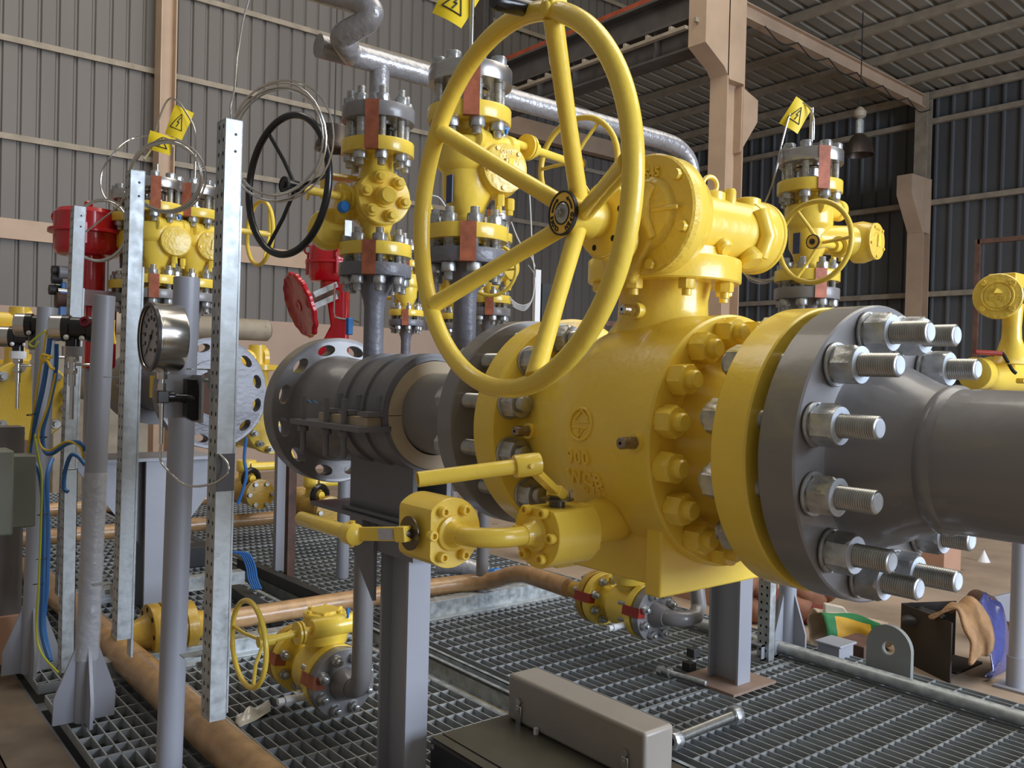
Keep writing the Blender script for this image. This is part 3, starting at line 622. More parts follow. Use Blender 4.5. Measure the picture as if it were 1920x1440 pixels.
# ------------------------------------------------------------------ riser valves
def ZM(x, y, z, s=1): return fr((x, y, z), (0, 0, s), (1, 0, 0))
SN = dict(m=ZN, nm=ZN)
def stud_ring(parent, x, y, R, z0, z1, nuts, n=8, d=.0240, ph=.5, m=None):
    for k in range(n):
        a = 2 * PI * (k + ph) / n
        stud(parent, ZM(x + R * math.cos(a), y + R * math.sin(a), z0), z1 - z0, d, nuts, pitch=.004, m=m or ZN, af=1.50, wash=False, seg=14)
def strap(g, x, y, R, ang, z0, z1, w=.040, t=.0012):
    M = fr((x + (R + .001) * math.cos(ang), y + (R + .001) * math.sin(ang), (z0 + z1) / 2), (0, 0, 1), (math.cos(ang), math.sin(ang), 0))
    g.box((t / 2, 0, 0), (t, w, z1 - z0), M); g.box((-.02, 0, (z1 - z0) / 2), (.042, w, t), M); g.box((-.02, 0, -(z1 - z0) / 2), (.042, w, t), M)
def warn_tag(parent_none, p, w, h, yaw, roll, lab, pitch=0.0):
    """yellow warning tag with a triangle, hanging from its upper corner at p"""
    M = Matrix.Translation(p) @ Matrix.Rotation(yaw, 4, 'Z') @ Matrix.Rotation(roll, 4, 'Y') @ Matrix.Rotation(pitch, 4, 'X')
    t = thing('warning_tag', lab, 'tag', tuple(p)); g = G(); n = 6; rows = []
    for s in (0, .0012):
        for i in range(n + 1):
            for j in range(n + 1):
                u, v = i / n - .5, -j / n; g.v.append(tuple(M @ Vector((u * w, s + .010 * math.sin(3 * u + 2 * v), v * h))))
    q = (n + 1) ** 2
    for i in range(n):
        for j in range(n):
            a = i * (n + 1) + j; g.face((a, a + 1, a + n + 2, a + n + 1)); g.face((q + a, q + a + n + 1, q + a + n + 2, q + a + 1))
    for i in range(n):
        for a, b in (((i * (n + 1)), ((i + 1) * (n + 1))), ((i * (n + 1) + n), ((i + 1) * (n + 1) + n)), (i, i + 1), (n * (n + 1) + i, n * (n + 1) + i + 1)): g.face((a, b, q + b, q + a))
    mk('tag_sheet', g, TAG, t)
    g = G()
    def P(u, v, o=0): return M @ Vector((u * w, -.0012 + .010 * math.sin(3 * u + 2 * v) , v * h))
    T = [(-.32, -.72), (.32, -.72), (0, -.2)]
    for a, b in zip(T, T[1:] + T[:1]):
        m_ = [(a[0] + (b[0] - a[0]) * k / 4, a[1] + (b[1] - a[1]) * k / 4) for k in range(5)]; g.tube([P(*k) for k in m_], .0013 * w / .06, 5)
    for a, b in (((.02, -.32), (-.04, -.5)), ((-.04, -.5), (.05, -.48)), ((.05, -.48), (0, -.66))): g.tube([P(*a), P(*b)], .0016 * w / .06, 5)
    mk('tag_print', g, BLKM, t); return t
def riser(lab, pos, kind='gear', top='steel', rot=0.0, wheel=None, z_base=1.10, cap_y=0, strap_a=-2.2, wheel_m=None, detail=True, grp=None, pm=None, wrapped=False, wy=-.062, doff=(.058, -.02, 1.668), dn=(-.36, -.93, 0)):
    """vertical 2 inch valve on a riser, built around the origin, then moved"""
    t = thing('riser_valve', lab, 'valve', (0, 0, 0), grp); x = y = 0.0; cs = lambda a, r: (r * math.cos(a), r * math.sin(a))
    I = ZM(0, 0, 0)
    g = G(); g.lathe([(.030, z_base), (.030, 1.335), (.0325, 1.345), (.0325, 1.352), (.040, 1.372), (.058, 1.418), (.06, 1.424), (.107, 1.424), (.108, 1.426), (.108, 1.459), (.107, 1.461), (.05, 1.461), (.05, 1.466)], I, 48); mk('riser_pipe', g, pm or (GRYW if wrapped else GRY), t)
    g = G(); g.lathe([(.05, 1.478), (.05, 1.484), (.107, 1.484), (.108, 1.486), (.108, 1.519), (.107, 1.521), (.055, 1.521), (.045, 1.545)], I, 48); mk('lower_flange', g, YEL, t)
    stud_ring(t, 0, 0, .083, 1.378, 1.562, [(.045, -1), (.144, 1)])
    g = G(); g.lathe([(.045, 1.76), (.052, 1.782), (.107, 1.784), (.108, 1.786), (.108, 1.821), (.107, 1.823), (.05, 1.823), (.05, 1.83)], I, 48); mk('upper_flange', g, YEL, t)
    stud_ring(t, 0, 0, .083, 1.742, 1.970 if top != 'steel' else 1.948, [(.042, -1), (.183, 1)])
    top_m = BRN if top == 'steel' else GRY
    g = G(); g.lathe([(.03, 1.872), (.05, 1.874), (.052, 1.882), (.107, 1.882), (.108, 1.884), (.108, 1.922), (.107, 1.924), (.03, 1.924)], I, 56); mk('blind_flange', g, top_m, t)
    g = G(); g.lathe([(.048, 1.830), (.048, 1.838), (.036, 1.842), (.036, 1.866), (.048, 1.870)], I, 32); mk('spacer_ring', g, BLK if top != 'steel' else BRN, t)
    g = G(); strap(g, 0, 0, .108, strap_a, 1.424, 1.521); mk('copper_strap', g, CPR, t)
    g = G(); strap(g, 0, 0, .108, strap_a, 1.784, 1.924); mk('copper_strap', g, CPR, t)
    R = Matrix.Rotation(rot, 4, 'Z')
    def d(v): return (R.to_3x3() @ Vector(v))
    if kind == 'cap':
        g = G(); g.lathe([(.045, 1.54), (.042, 1.56), (.05, 1.585), (.065, 1.60)], I, 40); g.lathe([(.062, 1.71), (.05, 1.735), (.046, 1.765)], I, 40)
        M = fr(R @ Vector((0, .075, 1.652)), d((0, -1, 0))); g.lathe([(.03, 0), (.062, .004), (.076, .02), (.080, .05), (.080, .11), (.074, .116), (.074, .122), (.080, .126), (.080, .146), (.077, .150), (.0, .154)], M, 56, True, False)
        mk('valve_body', g, YEL, t)
        for k in range(6):
            a = 2 * PI * (k + .3) / 6; p = M @ Vector((.057 * math.cos(a), .060 * math.sin(a), .150)); g = G(); g.hex(fr(p, d((0, -1, 0))), .034, .018); g.lathe([(.0115, .014), (.0115, .028), (.009, .031)], fr(p, d((0, -1, 0))), 14); mk('cap_nut', g, YEL, t)
        g = G(); g.lathe([(.025, .15), (.025, .190), (.021, .195)], M, 24); g.lathe([(.031, .15), (.031, .160)], M, 24); mk('stem_boss', g, YEL, t)
        g = G(); q = R @ Vector((-.05, .03, 1.64)); g.lathe([(.045, 0), (.05, .03), (.06, .04), (.06, .065), (.03, .07)], fr(q, d((-1, 0, 0))), 32)
        g.lathe([(.05, 0), (.062, .01), (.062, .045), (.05, .055)], fr(R @ Vector((-.125, .04, 1.565)), d((0, 1, 0))), 32); g.box(R @ Vector((-.10, .05, 1.72)), (.10, .06, .012)); g.box(R @ Vector((-.14, .05, 1.69)), (.012, .06, .07))
        mk('worm_gearbox', g, YEL, t, bevel=.003)
        g = G(); q = R @ Vector((-.11, -.02, 1.618)); g.lathe([(.012, 0), (.017, .004), (.017, .026), (.012, .03)], fr(q, d((0, -1, 0))), 18); mk('plastic_cap', g, BLUC, t)
        g = G(); g.lathe([(.024, 0), (.024, .006)], fr(R @ Vector((-.20, .02, 1.66)), d((-1, 0, 0))), 24); g.cyl(R @ Vector((-.13, .02, 1.66)), R @ Vector((-.20, .02, 1.66)), .008, seg=12); mk('shaft_flange', g, YEL, t)
        g = G(); g.box(R @ Vector((-.10, -.055, 1.555)), (.022, .001, .045)); mk('paper_label', g, LBL, t)
    else:
        g = G(); g.lathe([(.046, 1.54), (.042, 1.548), (.050, 1.575), (.064, 1.60), (.066, 1.66), (.078, 1.672), (.080, 1.68), (.080, 1.735), (.076, 1.742), (.05, 1.748), (.046, 1.765)], I, 48); mk('valve_body', g, YEL, t)
        for k in range(6):
            a = 2 * PI * k / 6 + .2; g = G(); g.hex(ZM(*cs(a, .064), 1.742), .020, .014); mk('body_bolt', g, YEL, t)
        # gearbox on the front: dial cover facing local -y, worm tube along local x
        M = fr(R @ Vector(doff), d(dn))
        if doff[0] > .1: g = G(); g.cyl(R @ Vector((0, -.02, doff[2])), R @ Vector((doff[0], doff[1] - .04, doff[2])), .048, .055, 28); mk('gear_arm', g, YEL, t)
        g = G(); g.lathe([(.055, 0), (.070, .015), (.072, .045), (.064, .07), (.060, .085)], M, 40); mk('gear_housing', g, YEL, t)
        g = G(); g.lathe([(.0, .094), (.055, .094), (.062, .092), (.063, .085), (.06, .083)], M, 48, False, True); mk('dial_cover', g, YELC, t)
        if detail:
            for k in range(5):
                a = 2 * PI * k / 5 + .5; p = M @ Vector((.052 * math.cos(a), .052 * math.sin(a), .092)); g = G(); g.hex(fr(p, M.col[2].to_3d()), .010, .006); mk('cover_bolt', g, YEL, t)
            MT = M @ Matrix(((1, 0, 0, 0), (0, 1, 0, 0), (0, 0, 1, .0945), (0, 0, 0, 1)))
            Zp = M.col[2].to_3d(); X_ = Vector((0, 0, 1)).cross(Zp).normalized(); o = M @ Vector((0, 0, .0945))
            T = Matrix(((X_[0], 0, Zp[0], o[0]), (X_[1], 0, Zp[1], o[1]), (0, 1, 0, o[2]), (0, 0, 0, 1)))
            g = text_g('OPEN', .013, T @ Matrix.Translation((0, .040, 0)), .002, .0003)
            for k in range(9): a = .5 + k * .26; g.box(T @ Vector((.040 * math.cos(a), .028 * math.sin(a), .0)), (.001, .001, .006))
            g.tube([T @ Vector((-.004, -.018, 0)), T @ Vector((0, .022, 0))], .006, 6)
            mk('dial_marks', g, YELC, t)
            g = G(); g.box(T @ Vector((.014, .005, .001)), (.016, .001, .040), ) ; mk('dial_sticker', g, TAG, t)
        g = G(); g.lathe([(.028, 0), (.034, .004), (.034, .02), (.030, .026), (.030, .12), (.036, .126), (.036, .15), (.030, .156)], fr(R @ Vector((-.045, -.050, 1.735)), d((1, 0, 0))), 32); mk('worm_tube', g, YEL, t)
        g = G(); g.hex(fr(R @ Vector((.035, -.08, 1.605)), (0, 0, -1)), .022, .03); g.hex(fr(R @ Vector((.03, -.08, 1.575)), (0, 0, -1)), .016, .018); mk('drain_plug', g, YEL, t)
        g = G(); g.hex(fr(R @ Vector((.075, -.08, 1.60)), (0, 0, -1)), .022, .03); g.hex(fr(R @ Vector((.075, -.08, 1.575)), (0, 0, -1)), .016, .018); mk('drain_plug', g, YEL, t)
        g = G(); p = R @ Vector((.06, -.075, 1.765)); g.cyl(p, p + Vector((0, 0, .012)), .005, seg=10); g.box(p + Vector((0, 0, .016)), (.014, .006, .010)); mk('grease_nipple', g, BLUC, t)
        g = G(); g.box(R @ Vector((-.068, 0, 1.61)), (.002, .026, .07)); mk('blue_nameplate', g, mat('blue_nameplate_%d' % len(MATS), (.05, .07, .18), .4), t)
    if wheel:
        side, wr, wl, sz = wheel         # side +1/-1 along local x, rim radius, shaft length, height
        if kind == 'cap': R = Matrix.Rotation(.16, 4, 'Z')
        c = R @ Vector((side * wl, wy if kind != 'cap' else .02, sz)); n = d((side, 0, 0)); fl = c - n * (wl - (.20 if side > 0 else .10))
        m_ = wheel_m or YEL
        g = G(); a0 = R @ Vector((side * (.11 if side > 0 else (.03 if kind == 'cap' else .0)), wy if kind != 'cap' else .02, sz)); g.cyl(a0, c, .011, seg=14)
        for q in (.045, .056): g.lathe([(.01, 0), (.034, 0), (.034, .007), (.01, .007)], fr(a0 + n * q, n), 32)
        g.cyl(a0 + n * .065, a0 + n * .09, .02, seg=20); mk('input_shaft', g, YEL, t)
        hw2 = mk('handwheel', G().torus(c, n, wr, .0085 if m_ != BLK else .010, 72, 12), m_, t)
        for k in range(3):
            a = 2 * PI * k / 3 + .55; e = fr(c, n) @ Vector((wr * math.cos(a), wr * math.sin(a), 0)); g = G(); g.tube([c - n * .03, c.lerp(e, .5) - n * .02, e], .0055, 8); mk('spoke', g, m_, hw2)
        g = G(); g.lathe([(.014, -.05), (.018, -.03), (.018, .005)], fr(c, n), 20); mk('hub', g, m_, hw2)
        g = G(); g.lathe([(.0, .010), (.021, .010), (.021, .005)], fr(c - n * (0 if side > 0 else 0), n), 28, False, True); mk('hub_label', g, ORG if m_ != BLK else BLK, hw2)
        g = G(); g.lathe([(.020, .011), (.023, .011), (.023, .004)], fr(c, n), 28, False, False); g.lathe([(.0, .016), (.009, .014), (.009, .01)], fr(c, n), 16, False, False); mk('hub_nut', g, BLKM, hw2)
    t.location = pos; return t
def on(x, y, X): p = at(x, y, X=X); return (p.x, p.y, 0)
pA = on(700, 640, 1.35); pB = on(870, 640, 1.35); pL1 = on(362, 500, 1.36)
rA = riser('yellow valve stack with bolted end cap and black handwheel, topped by the silver vent pipe', pA, 'cap', 'grey', rot=-.22, wheel=(-1, .190, .30, 1.650), wheel_m=BLK, strap_a=-2.27, wrapped=True)
rB = riser('yellow gear valve stack directly behind the big wheel rim, left of the gearbox', pB, 'gear', 'steel', rot=.20, wheel=(1, .135, .40, 1.755), strap_a=-2.16, wrapped=True)
rR = riser('yellow gear valve stack with small handwheel, right of the big gearbox tube', (2.69, 1.722, 0), 'gear', 'steel', rot=.0, wheel=(-1, .127, .20, 1.585), strap_a=-2.15, z_base=1.0, wy=-.15, doff=(.17, -.06, 1.63), dn=(.10, -1, 0))
rL1 = riser('yellow gear valve stack behind the round gauge, nearest of the left three', pL1, 'gear', 'steel', rot=.25, strap_a=-2.2)
rL2 = riser('yellow gear valve stack directly behind the second perforated post', (1.19, 3.876, 0), 'gear', 'steel', rot=.3, strap_a=-1.9, detail=False)
rL3 = riser('yellow gear valve stack beside the red cylinder at the left', (1.204, 4.22, 0), 'gear', 'steel', rot=.3, strap_a=-1.9, detail=False)
rF1 = riser('small yellow valve stack far behind, between the two near grey risers', (2.963, 4.70, 0), 'gear', 'steel', rot=2.4, wheel=(1, .12, .2, 1.60), detail=False, z_base=.0, wrapped=True)
rF2 = riser('small yellow valve stack far behind the riser of the big rimmed valve', (3.35, 4.70, 0), 'gear', 'steel', rot=2.6, detail=False, z_base=.0)
rF3 = riser('small yellow valve stack with coiled wires, right of the grey riser behind the wheel', (2.64, 3.44, 0), 'gear', 'steel', rot=.6, wheel=(-1, .12, .16, 1.63), detail=False, z_base=.0)
g = G(); g.lathe([(.145, -.1), (.15, -.098), (.15, 1.3), (.16, 1.305)], fr((2.69, 1.45, .95), (0, 1, 0)), 64); tag(mk('header_pipe', g, GRY), 'grey header pipe of the second line, hidden behind the big valve', 'pipe')
# vent pipe
vent = thing('vent_pipe', 'silver film-wrapped vent pipe on top of the capped valve, bending down at the right', 'pipe', (pA[0], pA[1], 1.93))
vz = 2.065; vx, vy = pA[0], pA[1]
g = G(); g.tube([(vx, vy, 1.925), (vx, vy, vz)], .030, 24); g.lathe([(.045, 1.925), (.040, 1.945), (.031, 1.97)], fr((vx, vy, 0), (0, 0, 1)), 28)
path = [at(640, -60, d=2.9), at(690, -5, d=2.78)]; 
pts = [(vx - .20, vy, vz), (vx, vy, vz), (2.60, vy, vz), (2.70, vy, vz - .01), (2.775, vy, vz - .06), (2.80, vy, vz - .16), (2.80, vy, 1.30)]
g.tube(pts[:3] + smooth(pts[2:6], 6)[1:] + pts[6:], .0335, 24)
a = [Vector((vx - .10, vy, vz)), at(650, 88, d=2.50), at(641, 72, d=2.47), at(652, 60, d=2.45), at(682, 44, d=2.43), at(696, 28, d=2.42), at(690, 12, d=2.42), at(665, 2, d=2.44), at(590, -20, d=2.47), at(480, -52, d=2.5)]
g.tube(smooth(a, 6), .0335, 24)
mk('pipe', g, SILW, vent)
# rods, wires and tags
def wirepx(name, pts, r, m, lab, cat, grp=None, sm=6, seg=8):
    g = G(); g.tube(smooth([at(p[0], p[1], d=p[2]) for p in pts], sm), r, seg); return tag(mk(name, g, m), lab, cat, grp)
bz = Vector((pB[0], pB[1], 1.924))
def rod(p, h, lab, r=.006):
    g = G(); g.cyl(p, p + Vector((0, 0, h)), r, seg=12); g.hex(fr(p, (0, 0, 1)), .03, .015); return tag(mk('temperature_probe', g, STN), lab, 'probe')
rod(bz, .21, 'steel probe rod rising from the stack behind the wheel rim')
rod(Vector((2.69, 1.722, 1.924)), .155, 'steel probe rod on the right-hand valve stack', .007)
rod(Vector((pL1[0], pL1[1], 1.924)), .16, 'steel probe rod on the stack behind the round gauge', .006)
rod(Vector((1.19, 3.876, 1.924)), .07, 'short steel probe rod on the stack behind the second perforated post', .006)
def yw(n): return n
p = at(1508, 192, d=3.0); warn_tag(None, p, .072, .10, -.60, .5, 'folded yellow warning tag on the probe of the right-hand stack', .15)
wirepx('probe_wire', [(1525, 262, 3.0), (1524, 215, 3.0), (1505, 193, 3.0), (1485, 205, 3.0), (1468, 260, 3.0), (1455, 320, 3.0), (1438, 372, 3.05), (1400, 440, 3.1), (1385, 490, 3.1), (1400, 517, 3.1), (1430, 528, 3.1), (1460, 520, 3.1)], .0035, STN, 'thin braided wire looping down from the right-hand probe', 'wire')
for k in range(3): wirepx('wire_loop', [(1380, 470, 3.12), (1386 + 3 * k, 500 + 3 * k, 3.12), (1410, 520 + 4 * k, 3.12), (1440, 524 + 3 * k, 3.12), (1465, 510, 3.12)], .0022, STN, 'thin hanging loop of wire under the gearbox tube', 'wire', 'wire loops under the gearbox tube')
p = at(872, -22, d=2.28); warn_tag(None, p, .088, .095, -.72, .50, 'yellow warning tag cut off by the top edge of the frame')
p = at(346, 204, d=3.62); warn_tag(None, p + Vector((0, 0, 0)), .075, .125, -.62, .35, 'taller yellow warning tag on the wire above the round coil at left')
p = at(306, 252, d=3.60); warn_tag(None, p, .10, .075, -.62, .25, 'yellow warning tag partly hidden by the round coil at left')
p = at(796, 385, d=3.4); warn_tag(None, p, .055, .06, -.62, -.3, 'small yellow warning tag between the two near stacks')
wirepx('probe_wire', [(365, 300, 3.6), (365, 245, 3.6), (348, 210, 3.6), (333, 190, 3.6), (318, 185, 3.6), (305, 205, 3.6), (292, 245, 3.6), (286, 275, 3.6), (270, 300, 3.5)], .004, STN, 'thin wire arching above the left yellow tags', 'wire')
wirepx('probe_wire', [(321, 300, 3.6), (320, 265, 3.6), (285, 255, 3.6), (248, 260, 3.6), (215, 285, 3.5), (192, 320, 3.5), (190, 355, 3.5), (205, 380, 3.5), (235, 400, 3.5)], .0035, STN, 'thin wire looping left of the second perforated post', 'wire')
wirepx('probe_wire', [(790, 375, 3.5), (800, 367, 3.5), (822, 370, 3.5), (836, 388, 3.5)], .003, WHT, 'thin white wire arching between the two near stacks', 'wire')
wirepx('probe_wire', [(950, 390, 4.3), (960, 420, 4.3), (975, 455, 4.3), (995, 480, 4.3), (1003, 500, 4.3)], .003, WHT, 'thin white wire running down to the slim pale post', 'wire')
wirepx('probe_wire', [(992, 350, 4.3), (995, 400, 4.3), (998, 470, 4.3), (1002, 505, 4.3)], .003, WHT, 'straight thin white wire above the slim pale post', 'wire')
for k in range(4): wirepx('wire_loop', [(955 + 2 * k, 558 + 5 * k, 4.2), (970, 570 + 3 * k, 4.2), (985, 572 + 3 * k, 4.2), (998, 560, 4.2), (1003, 520, 4.2), (990, 497, 4.2)], .003, WHT, 'white wire loop of the bundle beside the slim pale post', 'wire', 'white wire loops by the slim post')
def coil(lab, cx, cy, rx, ry, d, n, r, tilt=0, extra=None, jit=.05, m=None):
    g = G(); pts = []
    for i in range(n * 28 + 1):
        a = 2 * PI * i / 28 + 2.4; k = i // 28; s = 1 + jit * math.sin(1.7 * k + .6 * math.sin(a)); ox = jit * 70 * math.sin(2.1 * k)
        x, y = rx * s * math.cos(a), ry * s * math.sin(a)
        pts.append(at(cx + ox + x * math.cos(tilt) - y * math.sin(tilt), cy + x * math.sin(tilt) + y * math.cos(tilt), d=d + .012 * (k % 3) + .03 * math.sin(a)))
    if extra: pts = [at(*e[:2], d=e[2]) for e in extra] + pts
    g.tube(pts, r, 7); t = thing('coiled_capillary', lab, 'cable', tuple(pts[-1])); mk('cable_coil', g, m or STN, t)
    g = G(); q = at(cx + rx, cy, d=d); g.torus(at(cx + rx * math.cos(.25) , cy - ry * math.sin(.25), d=d + .01), (0, .3, 1), .008, .0012, 16, 6); mk('cable_tie', g, BLKM, t); return t
coil('largest braided steel cable coil hung on the tallest perforated post', 522, 265, 90, 108, 2.12, 4, .0026, .25, [(478, -40, 2.2), (455, 40, 2.18), (444, 110, 2.16), (440, 165, 2.14), (432, 200, 2.13)], .085)
coil('tight round coil of steel cable hung on the second perforated post', 312, 331, 68, 66, 2.62, 4, .0030, .3, None, .05)
coil('coil of steel cable hung at the top of the third perforated post', 188, 432, 52, 58, 3.3, 5, .0035, .4, [(235, 360, 3.2), (225, 385, 3.25)], .03)
# ------------------------------------------------------------------ instrument posts
def perf_post(lab, xl, xr, ytop, ybot, d, xb=None, w=.041, dep=.055, slotside='left', flange=True, top_holes=True):
    """strut channel: perforated narrow side towards the viewer's left (-X), plain broad face towards -Y"""
    p = at((xl + xr) / 2, ytop, d=d); zb = at((xl + xr) / 2, ybot, d=d).z; L = p.z - zb
    t = thing('perforated_post', lab, 'post', (p.x, p.y, zb)); g = G(); x0, x1, y0 = p.x - w / 2, p.x + w / 2, p.y
    n = max(4, int(L / .032))
    g.perf(2, n, lambda u, v, s: Vector((x0 + .002 * s, y0 + .002 + (dep - .002) * (1 - u), zb + L * v)), .19, 8)
    g.bb(x0, x1, y0, y0 + .0022, zb, zb + L); g.bb(x1 - .0022, x1, y0, y0 + dep, zb, zb + L); g.bb(x0, x1, y0 + dep, y0 + dep + .002, zb, zb + L); g.bb(x0, x1, y0, y0 + dep, zb + L - .002, zb + L)
    mk('channel', g, GAL, t)
    for zz in (L - .035, L - .075):
        g = G(); g.cyl((p.x + .004, y0 - .0006, zb + zz), (p.x + .004, y0 + .002, zb + zz), .0035, seg=12)
        if top_holes: mk('bolt_hole', g, BLKM, t)
    if xb is not None:
        q = at(xb + (xr - xl) / 2, ybot, d=d); off = (p - q).x * .776 - (p - q).y * .631
        t.rotation_euler = Matrix.Rotation(math.atan2(off, L), 3, Vector((.631, .776, 0))).to_euler(); t.location = (q.x, q.y, zb)
    return t, p, zb
def backing(parent, p, y0, x1, z0, z1):
    g = G(); g.bb(x1 + .002, x1 + .008, y0 + .01, y0 + .05, z0, z1); mk('cover_lip', g, GAL, parent)
t, p, zb = perf_post('tallest perforated galvanised post, nearest, behind the round gauge', 428, 461, 228, 1352, 2.12, xb=392); backing(t, p, p.y, p.x + .0205, zb + .01, p.z - .2)
g = G(); g.bb(p.x - .0205, p.x + .023, p.y - .002, p.y, at(420, 920, d=2.12).z, at(420, 850, d=2.12).z); mk('slot', g, mat('post_opening', (.10, .10, .11), .7), t)
t, p, zb = perf_post('second perforated galvanised post, carrying the tight round coil', 250, 278, 322, 1200, 2.62, xb=219); backing(t, p, p.y, p.x + .0205, zb - .06, p.z - .28)
t, p, zb = perf_post('third perforated galvanised post, in front of the red cylinder', 143, 168, 388, 1118, 3.28, top_holes=True, xb=108); backing(t, p, p.y, p.x + .0205, zb - .06, p.z - .30)
t, p, zb = perf_post('perforated channel standing close behind the wrapped post, left of it', 118, 150, 880, 1262, 3.1, top_holes=False)
t, p, zb = perf_post('perforated channel beside the blue cable bundle at far left', 70, 95, 700, 1255, 3.5, top_holes=False)
t, p, zb = perf_post('short perforated post beyond the conduit pipe at right', 1440, 1462, 1080, 1243, 3.62, top_holes=False)
def pipe_post(lab, x, y, ztop, r=.033, foot=True, rz=0, film=False, wraptop=.80, lean=.018):
    t = thing('pipe_post', lab, 'post', (0, 0, 0)); g = G(); g.lathe([(r, 0), (r, ztop), (r - .003, ztop + .001), (0, ztop + .001)], fr((0, 0, 0), (0, 0, 1)), 40, True, False); mk('pipe', g, GRYP, t)
    if foot:
        for k in range(4):
            a = k * PI / 2; M = Matrix.Rotation(a, 4, 'Z') @ Matrix(((1, 0, 0, 0), (0, 0, 1, 0), (0, 1, 0, 0), (0, 0, 0, 1)))
            g = G(); g.prism([(r - .003, .0), (.092, .0), (.092, .085), (r - .003, .250)], M, -.005, .005); mk('gusset', g, GRYP, t)
    if film:
        g = G(); g.lathe([(r + .004, .20), (r + .005, .30), (r + .002, .40), (r + .0045, .5), (r + .002, .6), (r + .004, .7), (r + .003, wraptop)], fr((0, 0, 0), (0, 0, 1)), 40, False, False)
        for k in (0, 1, 2, 3): pass
        mk('clear_film', g, FILM, t)
    t.location = (x, y, 0); t.rotation_euler = Matrix.Rotation(lean, 3, Vector((.631, .776, 0))).to_euler(); return t
FILM = mat('clear_film', (.85, .87, .92), .12, bump=1.0, bs=36, alpha=.32, coat=.8)
zt = lambda x, y, X, Y: at(x, y, Y=Y).z
pp = at(155, 1345, Z=0.03); pipe_post('grey pipe post wrapped in clear film, spreading foot on the grating at left', .740, 3.047, at(188, 553, Y=3.0).z, .033, rz=0.0, film=True, lean=.030)
pipe_post('tall grey pipe post directly behind the round gauge', at(316, 1440, d=2.36).x, at(316, 1440, d=2.36).y, at(351, 522, d=2.36).z, .0335, foot=False, lean=.016)
pipe_post('grey pipe post with spreading foot at the far left, behind the wrapped one', .695, 3.64, at(92, 576, Y=3.6).z, .033, lean=.03)
pipe_post('light grey pipe post with gusset beyond the conduit pipe at right', 3.30, 2.16, .62, .036, rz=0, lean=0)
# vertical pipe far right on the floor
q = at(1905, 1290, Z=FZ); g = G(); g.cyl((q.x, q.y, FZ), (q.x, q.y, 1.0), .038, seg=24); g.bb(q.x - .08, q.x + .08, q.y - .08, q.y + .08, FZ, FZ + .012); g.cyl((q.x, q.y, FZ), (q.x, q.y, FZ + .16), .046, seg=24); tag(mk('pipe_stand', g, GRYP), 'grey pipe stand on the floor at the right edge of the frame', 'post')
# ------------------------------------------------------------------ pressure gauge
gc = at(277, 632, d=2.15); t = thing('pressure_gauge', 'large round stainless pressure gauge with grey dial facing left', 'gauge', tuple(gc))
M = fr(gc, (1, .0, 0), (0, 0, 1)); RG = .083
g = G(); g.lathe([(RG - .008, .004), (RG - .006, 0), (RG, .001), (RG + .0015, .006), (RG + .0005, .012), (RG, .014), (RG, .070), (RG - .002, .074), (.0, .075)], M, 72, False, False); mk('case', g, STN, t)
g = G(); g.lathe([(RG - .0065, -.0012), (RG + .0012, -.0002), (RG + .002, .007), (RG, .009), (RG - .0075, .0045)], M, 72, False, False, closed=True); mk('bezel', g, mat('dark_bezel', (.05, .05, .055), .3), t)
g = G(); g.lathe([(0.0, .008), (RG - .006, .008)], M, 64, False, False); dl = mk('dial', g, DIAL, t)
MD = Matrix(((0, 0, -1, gc.x + .0075), (-1, 0, 0, gc.y), (0, 1, 0, gc.z), (0, 0, 0, 1)))   # x right for a viewer looking along +X
g = G()
for k in range(11):
    a = math.radians(225 - 27 * k); c, s_ = math.cos(a), math.sin(a)
    g.tube([MD @ Vector((c * .058, s_ * .058, 0)), MD @ Vector((c * .067, s_ * .067, 0))], .0010, 5)
    t_ = text_g(str(k * 10), .0135, MD @ Matrix.Translation((c * .047, s_ * .047, 0)), .0006, .0003); b = len(g.v); g.v += t_.v
    for f in t_.f: g.face(tuple(b + i for i in f))
t_ = text_g('bar', .012, MD @ Matrix.Translation((0, -.03, 0)), .0006, .0003); b = len(g.v); g.v += t_.v
for f in t_.f: g.face(tuple(b + i for i in f))
mk('scale_print', g, BLKM, dl)
g = G(); g.prism([(-.003, -.022), (.003, -.022), (.0012, .056), (-.0012, .056)], MD @ Matrix.Rotation(math.radians(140), 4, 'Z'), .001, .0022); g.lathe([(.006, 0), (.006, .004)], MD, 16); mk('needle', g, BLK, t)
nk = gc + Vector((.036, 0, -RG)); g = G(); g.hex(fr(nk + Vector((0, 0, .003)), (0, 0, -1)), .022, .022); g.cyl(nk + Vector((0, 0, -.018)), nk + Vector((0, 0, -.03)), .006, seg=14); g.hex(fr(nk + Vector((0, 0, -.028)), (0, 0, -1)), .017, .022); mk('connector', g, STN, t)
